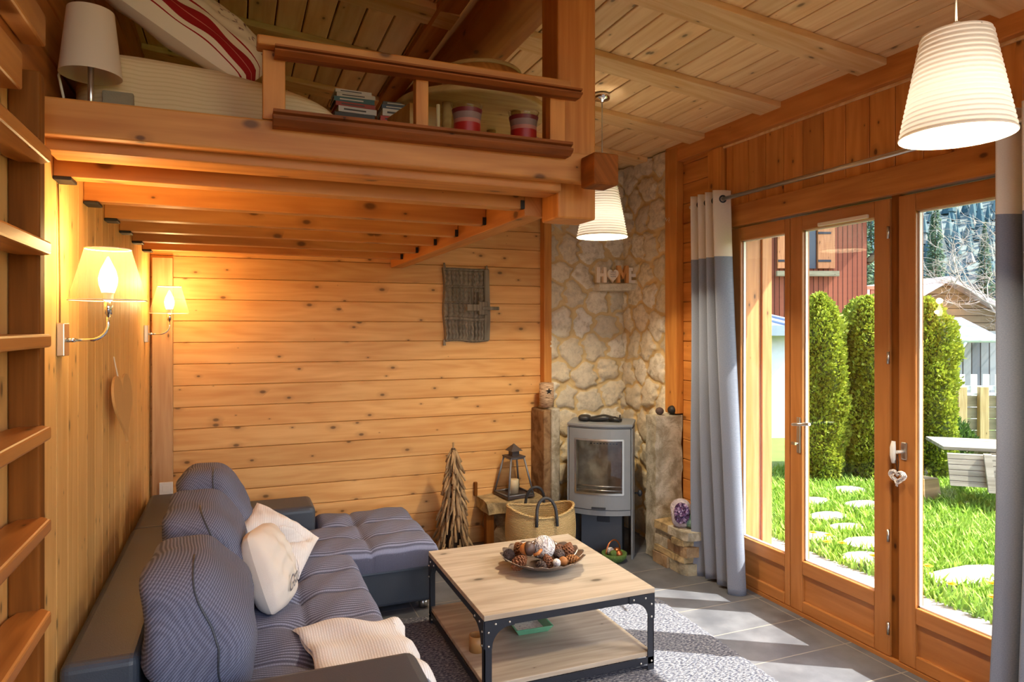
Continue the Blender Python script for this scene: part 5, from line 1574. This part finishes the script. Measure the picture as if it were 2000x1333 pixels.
def blades(n, region, hmin, hmax, seed, keep=None):
    g = np.random.default_rng(seed)
    x0, x1, y0, y1 = region
    P = np.stack([g.uniform(x0, x1, n), g.uniform(y0, y1, n)], 1)
    if keep is not None: P = P[keep(P)]
    n = len(P)
    a = g.uniform(0, 2 * PI, n); h = g.uniform(hmin, hmax, n); w_ = g.uniform(.004, .011, n); lean = g.uniform(.1, .9, n) * h
    d = np.stack([np.cos(a), np.sin(a)], 1); s = np.stack([-np.sin(a), np.cos(a)], 1)
    V = np.zeros((n, 5, 3))
    V[:, 0, :2] = P - s * w_[:, None]; V[:, 1, :2] = P + s * w_[:, None]
    V[:, 2, :2] = P + s * (w_ * .9)[:, None] + d * (lean * .35)[:, None]; V[:, 3, :2] = P - s * (w_ * .9)[:, None] + d * (lean * .35)[:, None]
    V[:, 4, :2] = P + d * lean[:, None]
    V[:, :2, 2] = -0.022; V[:, 2:4, 2] = (h * .6)[:, None] - 0.02; V[:, 4, 2] = h - 0.02
    b = np.arange(n) * 5
    F = np.concatenate([np.stack([b, b + 1, b + 2], 1), np.stack([b, b + 2, b + 3], 1), np.stack([b + 3, b + 2, b + 4], 1)])
    return V.reshape(-1, 3), F
pav = [(4.20, 4.05, .16, .11), (4.74, 4.46, .20, .12), (4.42, 3.80, .22, .13), (5.35, 4.62, .2, .14), (4.47, 3.05, .36, .14), (4.12, 3.55, .18, .13), (5.0, 4.9, .2, .13), (4.62, 4.15, .16, .10), (5.7, 5.1, .2, .14)]
names = ['pale stepping stone nearest the terrace before the narrow window', 'small stepping stone deep in the lawn before the thujas', 'stepping stone in the lawn before the middle of the wide door leaf', 'stepping stone far in the lawn toward the picnic table', 'long white stepping stone before the right door leaf', 'stepping stone at the terrace edge among dandelions', 'stepping stone close to the foot of the thujas', 'small stepping stone between two larger ones in the lawn', 'farthest stepping stone below the thujas']
def keep(P):
    ok = np.ones(len(P), bool)
    for x, y, a, b in pav:
        ok &= (((P[:, 0] - x) / a) ** 2 + ((P[:, 1] - y) / b) ** 2) > 0.75
    for x, y, r in ((5.90, 5.66, .24), (6.43, 5.50, .24), (6.82, 5.95, .24), (7.06, 5.27, .24), (7.68, 5.45, .28), (6.15, 4.72, .24)):
        ok &= (P[:, 0] - x) ** 2 + (P[:, 1] - y) ** 2 > r * r
    return ok
V1, F1 = blades(42000, (3.90, 7.2, 1.2, 6.2), 0.035, 0.11, 1, keep)
V2, F2 = blades(20000, (7.2, 12, 1.5, 6.2), 0.05, 0.14, 2, keep)
o = quads_mesh('grass', np.concatenate([V1, V2]), np.concatenate([F1, F2 + len(V1)]), m_blade)
tag(o, 'bright green lawn grass outside the glass doors', 'grass', None, 'stuff')
for (x, y, a, b), lb in zip(pav, names):
    g = random.Random(int(x * 100))
    pts = [(a * math.cos(t) * g.uniform(.85, 1.1), b * math.sin(t) * g.uniform(.85, 1.1)) for t in [2 * PI * i / 11 for i in range(11)]]
    s = MB().prism(pts, 'z', -0.02, 0.028).build('stepping_stone', m_paver, None, bevel=0.01)
    s.location = (x, y, 0); tag(s, lb, 'stepping stone', 'stepping stones in the lawn')
m_dand = plain('dandelion yellow', srgb(250, 208, 20), 0.7, 0, 0.1)
m_stalk = plain('flower stalk', srgb(120, 150, 60), 0.7)
fl = [(4.05, 3.95), (4.03, 3.80), (4.10, 3.72), (4.06, 3.42), (4.03, 3.30), (4.12, 3.22), (4.02, 3.15), (4.16, 3.90), (4.22, 3.14), (4.04, 2.86), (4.05, 2.62), (4.16, 2.44), (4.02, 2.38), (4.3, 2.78)]
proto = thing('dandelion', 'yellow dandelion in the grass along the terrace edge', 'flower', (*fl[0], -0.02), 0, 'dandelions along the terrace edge')
MB().tube([(0, 0, 0), (0.004, 0, 0.11)], 0.0025, 6).build('stalk', m_stalk, proto)
mb = MB()
for ring, (r, tilt, n) in enumerate(((0.030, .15, 16), (0.022, .5, 12), (0.012, .9, 8))):
    for i in range(n):
        a = 2 * PI * i / n + ring * .3
        d = Vector((math.cos(a), math.sin(a), 0)); s = Vector((-math.sin(a), math.cos(a), 0))
        c = Vector((0.004, 0, 0.11))
        e = c + d * r * math.cos(tilt) + Vector((0, 0, r * math.sin(tilt)))
        mb.add([c - s * .002, c + s * .002, e + s * .0045, e - s * .0045], [(0, 1, 2, 3)])
mb.build('flower_head', m_dand, proto)
kids = children(proto)
for i, (x, y) in enumerate(fl[1:]):
    c = proto.copy(); COL.objects.link(c); c.location = (x, y, -0.02); c.rotation_euler = (0, 0, i * 1.3); c.scale = (1, 1, 0.8 + 0.05 * (i % 5))
    for ch in kids:
        k2 = ch.copy(); COL.objects.link(k2); k2.parent = c

# thujas
def thuja(x, y, h, rx, ry, seed, lab, n=17000, size=0.034):
    g = np.random.default_rng(seed)
    t = thing('thuja', lab, 'shrub', (x, y, -0.02), 0, 'thuja hedge behind the lawn')
    prof = lambda q: np.clip(np.minimum(1, (1 - q) / 0.16) ** 0.6, 0, 1) * (0.86 + 0.14 * np.sin(q * 3))
    MB().lathe([(0.0, 0.05)] + [(min(rx, ry) * 0.80 * float(prof(np.array(q))), h * q) for q in np.linspace(0.03, 0.98, 14)] + [(0, h * 0.985)], 18, (0, 0, 0), True, rx / min(rx, ry), ry / min(rx, ry)).build('inner_branches', m_hedgecore, t)
    q = g.random(n); a = g.uniform(0, 2 * PI, n)
    lump = 1 + 0.10 * np.sin(3 * a + 9 * q + seed) + 0.07 * np.sin(7 * a - 23 * q) + 0.05 * np.sin(41 * q + 2 * a)
    r = prof(q) * lump * g.uniform(0.84, 1.04, n)
    P = np.stack([rx * r * np.cos(a), ry * r * np.sin(a), 0.03 + h * q * (0.97 + 0.05 * g.random(n))], 1)
    out = np.stack([np.cos(a), np.sin(a), g.uniform(0.2, 1.6, n)], 1) + g.normal(0, .45, (n, 3))
    out /= np.linalg.norm(out, axis=1)[:, None]
    sd = np.cross(out, g.normal(0, 1, (n, 3))); sd /= np.linalg.norm(sd, axis=1)[:, None]
    L = g.uniform(.6, 1.4, n)[:, None] * size; w_ = L * 0.42
    V = np.stack([P, P + out * L * .5 + sd * w_, P + out * L * 1.1, P + out * L * .5 - sd * w_], 1).reshape(-1, 3)
    b = np.arange(n) * 4
    quads_mesh('foliage', V, np.stack([b, b + 1, b + 2, b + 3], 1), m_thuja, t)
    return t
thuja(5.90, 5.66, 1.98, 0.255, 0.255, 1, 'thuja column left in the wide door leaf')
thuja(6.43, 5.50, 1.95, 0.255, 0.255, 2, 'thuja column right of centre in the wide door leaf')
thuja(6.82, 5.95, 1.95, 0.27, 0.27, 3, 'thuja column half hidden by the door stile')
thuja(7.06, 5.27, 1.93, 0.27, 0.27, 4, 'thuja column seen in the right door leaf beside the shed')
bs = thing('low_bush', 'dark green low bush at the foot of the board fence', 'shrub', (7.68, 5.45, -0.02))
g_ = np.random.default_rng(9); n = 5000
a = g_.uniform(0, 2 * PI, n); q = g_.random(n)
P = np.stack([.30 * np.cos(a) * np.sqrt(1 - q ** 2), .28 * np.sin(a) * np.sqrt(1 - q ** 2), .6 * q], 1) * g_.uniform(.8, 1.05, n)[:, None]
out = P / np.linalg.norm(P, axis=1)[:, None] + g_.normal(0, .5, (n, 3)); sd = np.cross(out, g_.normal(0, 1, (n, 3))); sd /= np.linalg.norm(sd, axis=1)[:, None]
V = np.stack([P, P + out * .02 + sd * .014, P + out * .045, P + out * .02 - sd * .014], 1).reshape(-1, 3); b = np.arange(n) * 4
quads_mesh('foliage', V, np.stack([b, b + 1, b + 2, b + 3], 1), leafy('dark bush leaves', srgb(36, 62, 26), srgb(90, 120, 50)), bs)
MB().tube([(0, 0, 0), (0.02, 0, 0.35)], [0.03, 0.02], 8).build('stem', m_hedgecore, bs)

# picnic table with a slatted bench back
pt = thing('picnic_table', 'weathered picnic table with slatted folding seat on the lawn', 'picnic table', (6.36, 4.075, -0.02), R(-40))
pt.scale = (1, 1, 0.77)
m_grey_x = wood('weathered grey board', srgb(150, 146, 134), srgb(112, 106, 94), 'x', None, 0.8, 0.1, 0.8)
for i in range(4): MB().box(-0.42, 1.4, 0.02 + i * 0.155, 0.165 + i * 0.155, 0.70, 0.742).build('top_board', m_grey_x, pt, bevel=0.004)
for i in range(6):
    y = -0.03 - 0.017 * i; z = 0.665 - 0.060 * i
    MB().hexa([(-0.40, y, z), (1.4, y, z), (1.4, y + .016, z + .010), (-0.40, y + .016, z + .010), (-0.40, y - .014, z - .05), (1.4, y - .014, z - .05), (1.4, y + .002, z - .045), (-0.40, y + .002, z - .045)]).build('seat_slat', m_grey_x, pt)
for x in (-0.12, 0.08):
    MB().hexa([(x, -0.06, .68), (x + .06, -0.06, .68), (x + .06, -.035, .69), (x, -.035, .69), (x, -0.185, .27), (x + .06, -0.185, .27), (x + .06, -0.155, .28), (x, -0.155, .28)]).build('seat_batten', m_grey_x, pt)
for x in (0.0, 1.2):
    for (ya, yb) in ((0.20, -0.32), (0.42, 0.92)):
        MB().hexa([(x, yb, 0), (x + .07, yb, 0), (x + .07, yb + .11, 0), (x, yb + .11, 0), (x, ya, .70), (x + .07, ya, .70), (x + .07, ya + .11, .70), (x, ya + .11, .70)]).build('leg', m_grey_x, pt)
    MB().box(x + .0705, x + .11, -0.30, 0.9, 0.34, 0.44).build('cross_beam', m_grey_x, pt)
lg = MB().hexa([(-.22, -.12, 0), (.22, -.12, 0), (.2, .12, 0), (-.2, .12, 0), (-.18, -.10, .22), (.2, -.10, .20), (.18, .10, .20), (-.16, .10, .22)]).build('split_log', wood('split log', srgb(190, 168, 130), srgb(140, 118, 84), 'x'), None, bevel=0.01)
tag(lg, 'split log lying on the lawn beside the picnic table', 'log'); lg.location = (6.15, 4.72, -0.02)

# fences
m_fence = wood('pale fence board', srgb(204, 182, 132), srgb(164, 138, 90), 'z', None, 0.8, 0.12, 0.8)
m_fence_x = wood('grey fence rail', srgb(160, 148, 120), srgb(124, 112, 88), 'x', None, 0.6, 0.12, 0.8)
fd = Vector((0.93, -0.37, 0)).normalized(); fang = math.atan2(fd.y, fd.x)
fn_ = thing('board_fence', 'low plank fence with pale posts behind the picnic table', 'fence', (8.0, 5.95, -0.02), fang)
for i in range(5): MB().box(-0.3, 2.4, 0.0, 0.025, 0.10 + 0.145 * i, 0.235 + 0.145 * i).build('rail_board', m_fence_x, fn_)
for x in (-0.15, 0.33, 0.60, 0.87, 1.2, 1.6, 2.1): MB().box(x, x + 0.11, -0.06, -0.001, 0, 0.93).build('post', m_fence, fn_, bevel=0.004)
MB().box(-0.3, 2.4, -0.01, 0.05, 0.826, 0.85).build('top_rail', m_white, fn_)
pf = thing('picket_fence', 'white picket fence behind the board fence', 'fence', (8.55, 6.75, -0.02), fang)
m_wfence = plain('white paint', (0.75, 0.74, 0.7), 0.7)
for i in range(16):
    MB().box(-0.4 + i * 0.17, -0.32 + i * 0.17, 0, 0.02, 0, 1.02 if i != 6 else 1.2).build('picket', m_wfence, pf)
for z in (0.3, 0.8): MB().box(-0.4, 2.3, 0.021, 0.05, z, z + 0.06).build('rail', m_wfence, pf)
gp = MB().box(-0.05, 0.05, -0.05, 0.05, 0, 0.95).build('garden_post', m_fence); gp.location = (5.62, 6.5, -0.02)
tag(gp, 'pale wooden post left of the thujas seen in the narrow window', 'post')

# grey lean-to with metal roof, seen right
m_metal = plain('blue grey sheet metal', srgb(150, 164, 184), 0.4, 0.5, 0.15, 3)
m_gutter = plain('zinc gutter', srgb(184, 198, 196), 0.45, 0.4, 0.1)
k = NT('weathered upright boards'); s_ = k.sep(k.obj())
fx = k.M('FRACT', k.M('DIVIDE', s_[0], 0.17)); edge = k.smooth(k.M('MINIMUM', fx, k.M('SUBTRACT', 1.0, fx)), 0.03, 0.10)
wn = k.n('TexWhiteNoise', noise_dimensions='1D'); k.put(wn.inputs['W'], k.M('FLOOR', k.M('DIVIDE', s_[0], 0.17)))
m_upright = k.set(k.mix(edge, srgb(40, 40, 44), k.mix(wn.outputs[0], srgb(104, 108, 118), srgb(150, 152, 158))), 0.85, 0, 0.2)
k = NT('old lying boards'); s_ = k.sep(k.obj())
fz = k.M('FRACT', k.M('DIVIDE', s_[2], 0.2)); edge = k.smooth(k.M('MINIMUM', fz, k.M('SUBTRACT', 1.0, fz)), 0.02, 0.08)
wn = k.n('TexWhiteNoise', noise_dimensions='1D'); k.put(wn.inputs['W'], k.M('FLOOR', k.M('DIVIDE', s_[2], 0.2)))
gr = k.noise(k.xyz(k.M('MULTIPLY', s_[0], 1.5), s_[1], k.M('MULTIPLY', s_[2], 30.0)), 1.0, 4)
m_lying = k.set(k.mix(edge, srgb(44, 36, 30), k.mix(k.M('ADD', k.M('MULTIPLY', wn.outputs[0], .5), k.M('MULTIPLY', gr, .5)), srgb(96, 76, 56), srgb(166, 142, 112))), 0.85, 0, 0.2)
lt = thing('lean_to', 'grey plank lean to with metal roof and pale gutter behind the fence', 'shed', (12.3, 9.0, -0.02), R(-21))
MB().box(-0.6, 4.0, 0.0, 0.12, 0, 1.60).build('plank_wall', m_upright, lt)
MB().hexa([(-1.05, -0.62, 1.47), (0.75, -0.62, 1.47), (0.75, 0.4, 1.83), (-1.05, 0.4, 1.83), (-1.05, -0.62, 1.51), (0.75, -0.62, 1.51), (0.75, 0.4, 1.87), (-1.05, 0.4, 1.87)]).build('metal_roof', m_metal, lt)
MB().tube([(-1.05, -0.66, 1.45), (0.72, -0.66, 1.45)], 0.055, 12).build('gutter', m_gutter, lt)
MB().tube([(0.10, -0.66, 1.42), (0.02, -0.6, 1.24), (-0.35, -0.4, 1.10), (-0.50, -0.35, 1.02), (-0.50, -0.35, 0.0)], 0.045, 10).build('downpipe', m_gutter, lt)
MB().box(-0.9, 0.3, -0.28, -0.2, 1.18, 1.44).build('wall_plate', m_lying, lt)
br = thing('old_barn', 'old brown log barn with pale shingle roof behind the lean to', 'barn', (18.2, 13.15, -0.02), R(-21))
MB().prism([(-1.3, 0), (3.4, 0), (3.4, 1.05), (0.0, 2.95), (-1.3, 2.2)], 'y', 0, 4.0).build('log_wall', m_lying, br)
m_shingle = plain('pale rose shingle', srgb(188, 170, 168), 0.8, 0, 0.2, 20)
MB().hexa([(0.0, -0.4, 2.955), (3.8, -0.4, 0.83), (3.8, 4.3, 0.83), (0.0, 4.3, 2.955), (0.0, -0.4, 3.08), (3.8, -0.4, 0.95), (3.8, 4.3, 0.95), (0.0, 4.3, 3.08)]).build('roof_slope', m_shingle, br)
MB().hexa([(-1.55, -0.4, 2.07), (-0.005, -0.4, 2.955), (-0.005, 4.3, 2.955), (-1.55, 4.3, 2.07), (-1.55, -0.4, 2.19), (-0.005, -0.4, 3.08), (-0.005, 4.3, 3.08), (-1.55, 4.3, 2.19)]).build('roof_slope', m_shingle, br)

# white outbuilding seen in the narrow window
ob = thing('white_garage', 'white walled outbuilding with blue grey standing seam roof', 'building', (6.9, 8.3, -0.02), R(-20))
MB().box(-2.0, 0.95, 0, 2.5, 0.0, 1.55).build('wall', plain('white render', srgb(214, 220, 232), 0.8), ob)
MB().hexa([(-2.3, -0.3, 1.55), (1.2, -0.3, 1.55), (1.2, 2.8, 1.9), (-2.3, 2.8, 1.9), (-2.3, -0.3, 1.70), (1.2, -0.3, 1.70), (1.2, 2.8, 2.06), (-2.3, 2.8, 2.06)]).build('roof', m_metal, ob)
mb = MB()
for i in range(12): mb.hexa([(-2.2 + i * .29, -0.3, 1.70), (-2.18 + i * .29, -0.3, 1.70), (-2.18 + i * .29, 2.8, 2.06), (-2.2 + i * .29, 2.8, 2.06), (-2.2 + i * .29, -0.3, 1.73), (-2.18 + i * .29, -0.3, 1.73), (-2.18 + i * .29, 2.8, 2.09), (-2.2 + i * .29, 2.8, 2.09)])
mb.build('roof_seams', m_metal, ob)

# red brown chalet
k = NT('red brown upright boards'); s_ = k.sep(k.obj())
fx = k.M('FRACT', k.M('DIVIDE', s_[0], 0.115)); edge = k.smooth(k.M('MINIMUM', fx, k.M('SUBTRACT', 1.0, fx)), 0.03, 0.12)
wn = k.n('TexWhiteNoise', noise_dimensions='1D'); k.put(wn.inputs['W'], k.M('FLOOR', k.M('DIVIDE', s_[0], 0.115)))
gr = k.noise(k.xyz(k.M('MULTIPLY', s_[0], 20.0), s_[1], k.M('MULTIPLY', s_[2], 0.8)), 1.0, 3)
m_chalet = k.set(k.mix(edge, srgb(54, 22, 14), k.mix(k.M('ADD', k.M('MULTIPLY', wn.outputs[0], .5), k.M('MULTIPLY', gr, .5)), srgb(116, 58, 42), srgb(162, 94, 70))), 0.75, 0, 0.2)
ch = thing('chalet', 'red brown wooden chalet with shutters and a balcony', 'building', (13.72, 11.75, -0.02), R(-21))
MB().box(-7.0, 0.0, 0, 6.0, 0.0, 5.2).build('wall', m_chalet, ch)
MB().hexa([(-8, -0.6, 4.7), (0.9, -0.6, 4.7), (0.9, 6.5, 4.7), (-8, 6.5, 4.7), (-8, -0.6, 4.95), (0.9, -0.6, 4.95), (0.9, 6.5, 4.95), (-8, 6.5, 4.95)]).build('roof', m_lying, ch)
MB().tube([(0.05, 0.1, 3.2), (0.85, 0.1, 3.9)], 0.08, 6).build('roof_brace', m_lying, ch)
wi = MB().box(-1.72, -1.22, -0.03, -0.001, 3.05, 4.05).build('window', plain('dark window', srgb(60, 66, 80), 0.2), ch)
for xa in (-2.14, -1.20):
    sh = MB().box(xa, xa + 0.40, -0.09, -0.031, 3.05, 4.05).build('shutter', wood('shutter board', srgb(206, 140, 92), srgb(176, 108, 64), 'z'), ch)
    for z in (3.2, 3.85): MB().box(xa, xa + 0.3, -0.105, -0.091, z, z + 0.05).build('strap_hinge', m_black, sh)
MB().box(-2.2, -0.75, -0.2, -0.11, 2.86, 2.98).build('sill', m_fence_x, ch)
m_bal = plain('pale red balcony wood', srgb(196, 120, 92), 0.8)
MB().box(0.02, 1.0, 0.3, 1.3, 1.85, 1.98).build('balcony_floor', m_bal, ch)
MB().box(0.02, 1.0, 0.28, 0.36, 2.58, 2.66).build('balcony_rail', m_bal, ch)
for i in range(5): MB().box(0.05 + i * 0.2, 0.17 + i * 0.2, 0.30, 0.34, 1.98, 2.58).build('baluster', m_bal, ch)

# bare tree beyond the lean-to
bt = thing('bare_tree', 'leafless pale branched tree in front of the barn', 'tree', (13.15, 8.0, -0.02))
m_twig = plain('pale bark', srgb(166, 154, 144), 0.8, 0, 0.2)
mb = MB(); g = random.Random(31)
def branch(p, d, L, r, lvl):
    pts = [p]; q = Vector(p); dd = Vector(d)
    for i in range(4):
        dd = (dd + Vector((g.gauss(0, .16), g.gauss(0, .16), g.gauss(0.02, .12)))).normalized()
        q = q + dd * L / 4; pts.append(q.copy())
    mb.tube(pts, [r * (1 - .16 * i) for i in range(5)], 5, False, False)
    if lvl >= 4: return
    n = 5 if lvl else 8
    for i in range(n):
        t = g.uniform(.35, 1.0); k_ = min(3, int(t * 4)); s = pts[k_].lerp(pts[k_ + 1], t * 4 - k_)
        side = Vector((g.gauss(0, 1), g.gauss(0, 1), g.gauss(.1, .6))).normalized()
        branch(s, (dd * .55 + side * .85).normalized(), L * g.uniform(.5, .78), r * .52, lvl + 1)
branch(Vector((0, 0, 0)), Vector((-.05, .02, 1)), 2.6, 0.045, 0)
mb.build('branches', m_twig, bt)

# mid-distance spruces
m_spruce = leafy('blue green spruce needles', srgb(58, 84, 66), srgb(124, 148, 116), 0.8)
m_trunk = plain('spruce bark', srgb(96, 80, 66), 0.9)
def spruce(x, y, h, r, seed, lab):
    g = np.random.default_rng(seed)
    t = thing('spruce', lab, 'tree', (x, y, -0.5), 0, 'spruces behind the barn')
    MB().tube([(0, 0, 0), (0, 0, h * .97)], [r * .09, r * .01], 8).build('trunk', m_trunk, t)
    n = 3800
    q = g.random(n) ** 0.8; a = g.uniform(0, 2 * PI, n)
    lay = 0.5 + 0.5 * np.abs(np.sin(q * h * 3.2 + 0.6 * np.sin(a * 3 + seed)))
    rr = r * (1 - q) * lay * g.uniform(.35, 1.05, n)
    P = np.stack([rr * np.cos(a), rr * np.sin(a), h * (.06 + .93 * q) - rr * .25], 1)
    out = np.stack([np.cos(a), np.sin(a), g.uniform(-.7, .2, n)], 1)
    sd = np.stack([-np.sin(a), np.cos(a), g.normal(0, .3, n)], 1)
    L = (0.10 * r + 0.25 * r * (1 - q))[:, None] * g.uniform(.6, 1.2, n)[:, None]
    V = np.stack([P, P + out * L * .5 + sd * L * .3, P + out * L, P + out * L * .5 - sd * L * .3], 1).reshape(-1, 3); b = np.arange(n) * 4
    quads_mesh('needles', V, np.stack([b, b + 1, b + 2, b + 3], 1), m_spruce, t)
for i, (x, y, h, r, lb) in enumerate(((36.0, 26.4, 10.0, 1.0, 'tall dark spruce just right of the door stile'), (38.2, 28.2, 8.8, .95, 'spruce above the barn gable second from the door stile'), (40.4, 26.6, 8.4, .95, 'spruce above the middle of the barn roof'),
                                      (43.4, 27.2, 9.6, 1.1, 'spruce with a thin top over the barn roof behind the bare branches'), (46.8, 26.6, 8.8, 1.2, 'rightmost spruce beside the near curtain'), (32.4, 27.5, 11.0, 1.25, 'pale spruce seen past the chalet corner'), (29.6, 25.8, 9.0, 1.3, 'wide spruce behind the chalet balcony'))):
    spruce(x, y, h, r, 60 + i, lb)
# wooded mountainside
def hz_(x, y):
    d = (x * 0.80 + y * 0.60)
    return max(0.0, d - 62) * 0.62 + 2.5 * math.sin(x * .06) + 2.0 * math.sin(y * .05 + x * .02)
hm = MB().grid(lambda u, v: (10 + 330 * u, -60 + 330 * v, hz_(10 + 330 * u, -60 + 330 * v) - 3.0), 80, 80).build('mountain', plain('forest floor', srgb(104, 116, 112), 0.95, 0, 0.3, .2))
struct(hm, 'steep wooded mountainside beyond the garden')
g = np.random.default_rng(77)
n = 30000
X = g.uniform(40, 300, n); Y_ = g.uniform(-20, 220, n)
ok = ((X * .8 + Y_ * .6) > 60) & (Y_ / X > 0.22) & (Y_ / X < 1.2)
X, Y_ = X[ok], Y_[ok]; n = len(X)
Z_ = np.array([hz_(a, b) for a, b in zip(X, Y_)]) - 3.2
h = g.uniform(1.8, 4.2, n); r = h * g.uniform(.14, .21, n)
seg = 6; tiers = [(0.06, 1.0, 0.62), (0.42, .66, 1.0)]
Vs, Fs = [], []; base = 0
for zb_, rs, zt_ in tiers:
    ang = 2 * PI * np.arange(seg) / seg
    jit = g.uniform(.65, 1.2, (n, seg))
    ring = np.stack([X[:, None] + np.cos(ang) * r[:, None] * rs * jit, Y_[:, None] + np.sin(ang) * r[:, None] * rs * jit, np.repeat((Z_ + h * zb_)[:, None], seg, 1)], 2)
    tip = np.stack([X, Y_, Z_ + h * zt_], 1)[:, None, :]
    Vs.append(np.concatenate([ring, tip], 1).reshape(-1, 3))
    b = base + np.arange(n)[:, None] * (seg + 1)
    i = np.arange(seg)
    Fs.append(np.stack([b + i, b + (i + 1) % seg, b + seg + 0 * i], 2).reshape(-1, 3)); base += n * (seg + 1)
k = NT('haze tinted mixed conifers')
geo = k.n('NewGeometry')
m_forest = k.set(k.ramp(geo.outputs['Random Per Island'], [(0.0, srgb(58, 84, 92)), (0.45, srgb(80, 106, 112)), (0.75, srgb(106, 122, 120)), (1.0, srgb(146, 142, 134))]), 0.9, 0, 0.1)  # bluish stops put the haze of distance into the tree colour
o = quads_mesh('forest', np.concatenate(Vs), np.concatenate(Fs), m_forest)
tag(o, 'conifer forest with bluish haze in its colour covering the mountainside', 'forest', None, 'stuff')
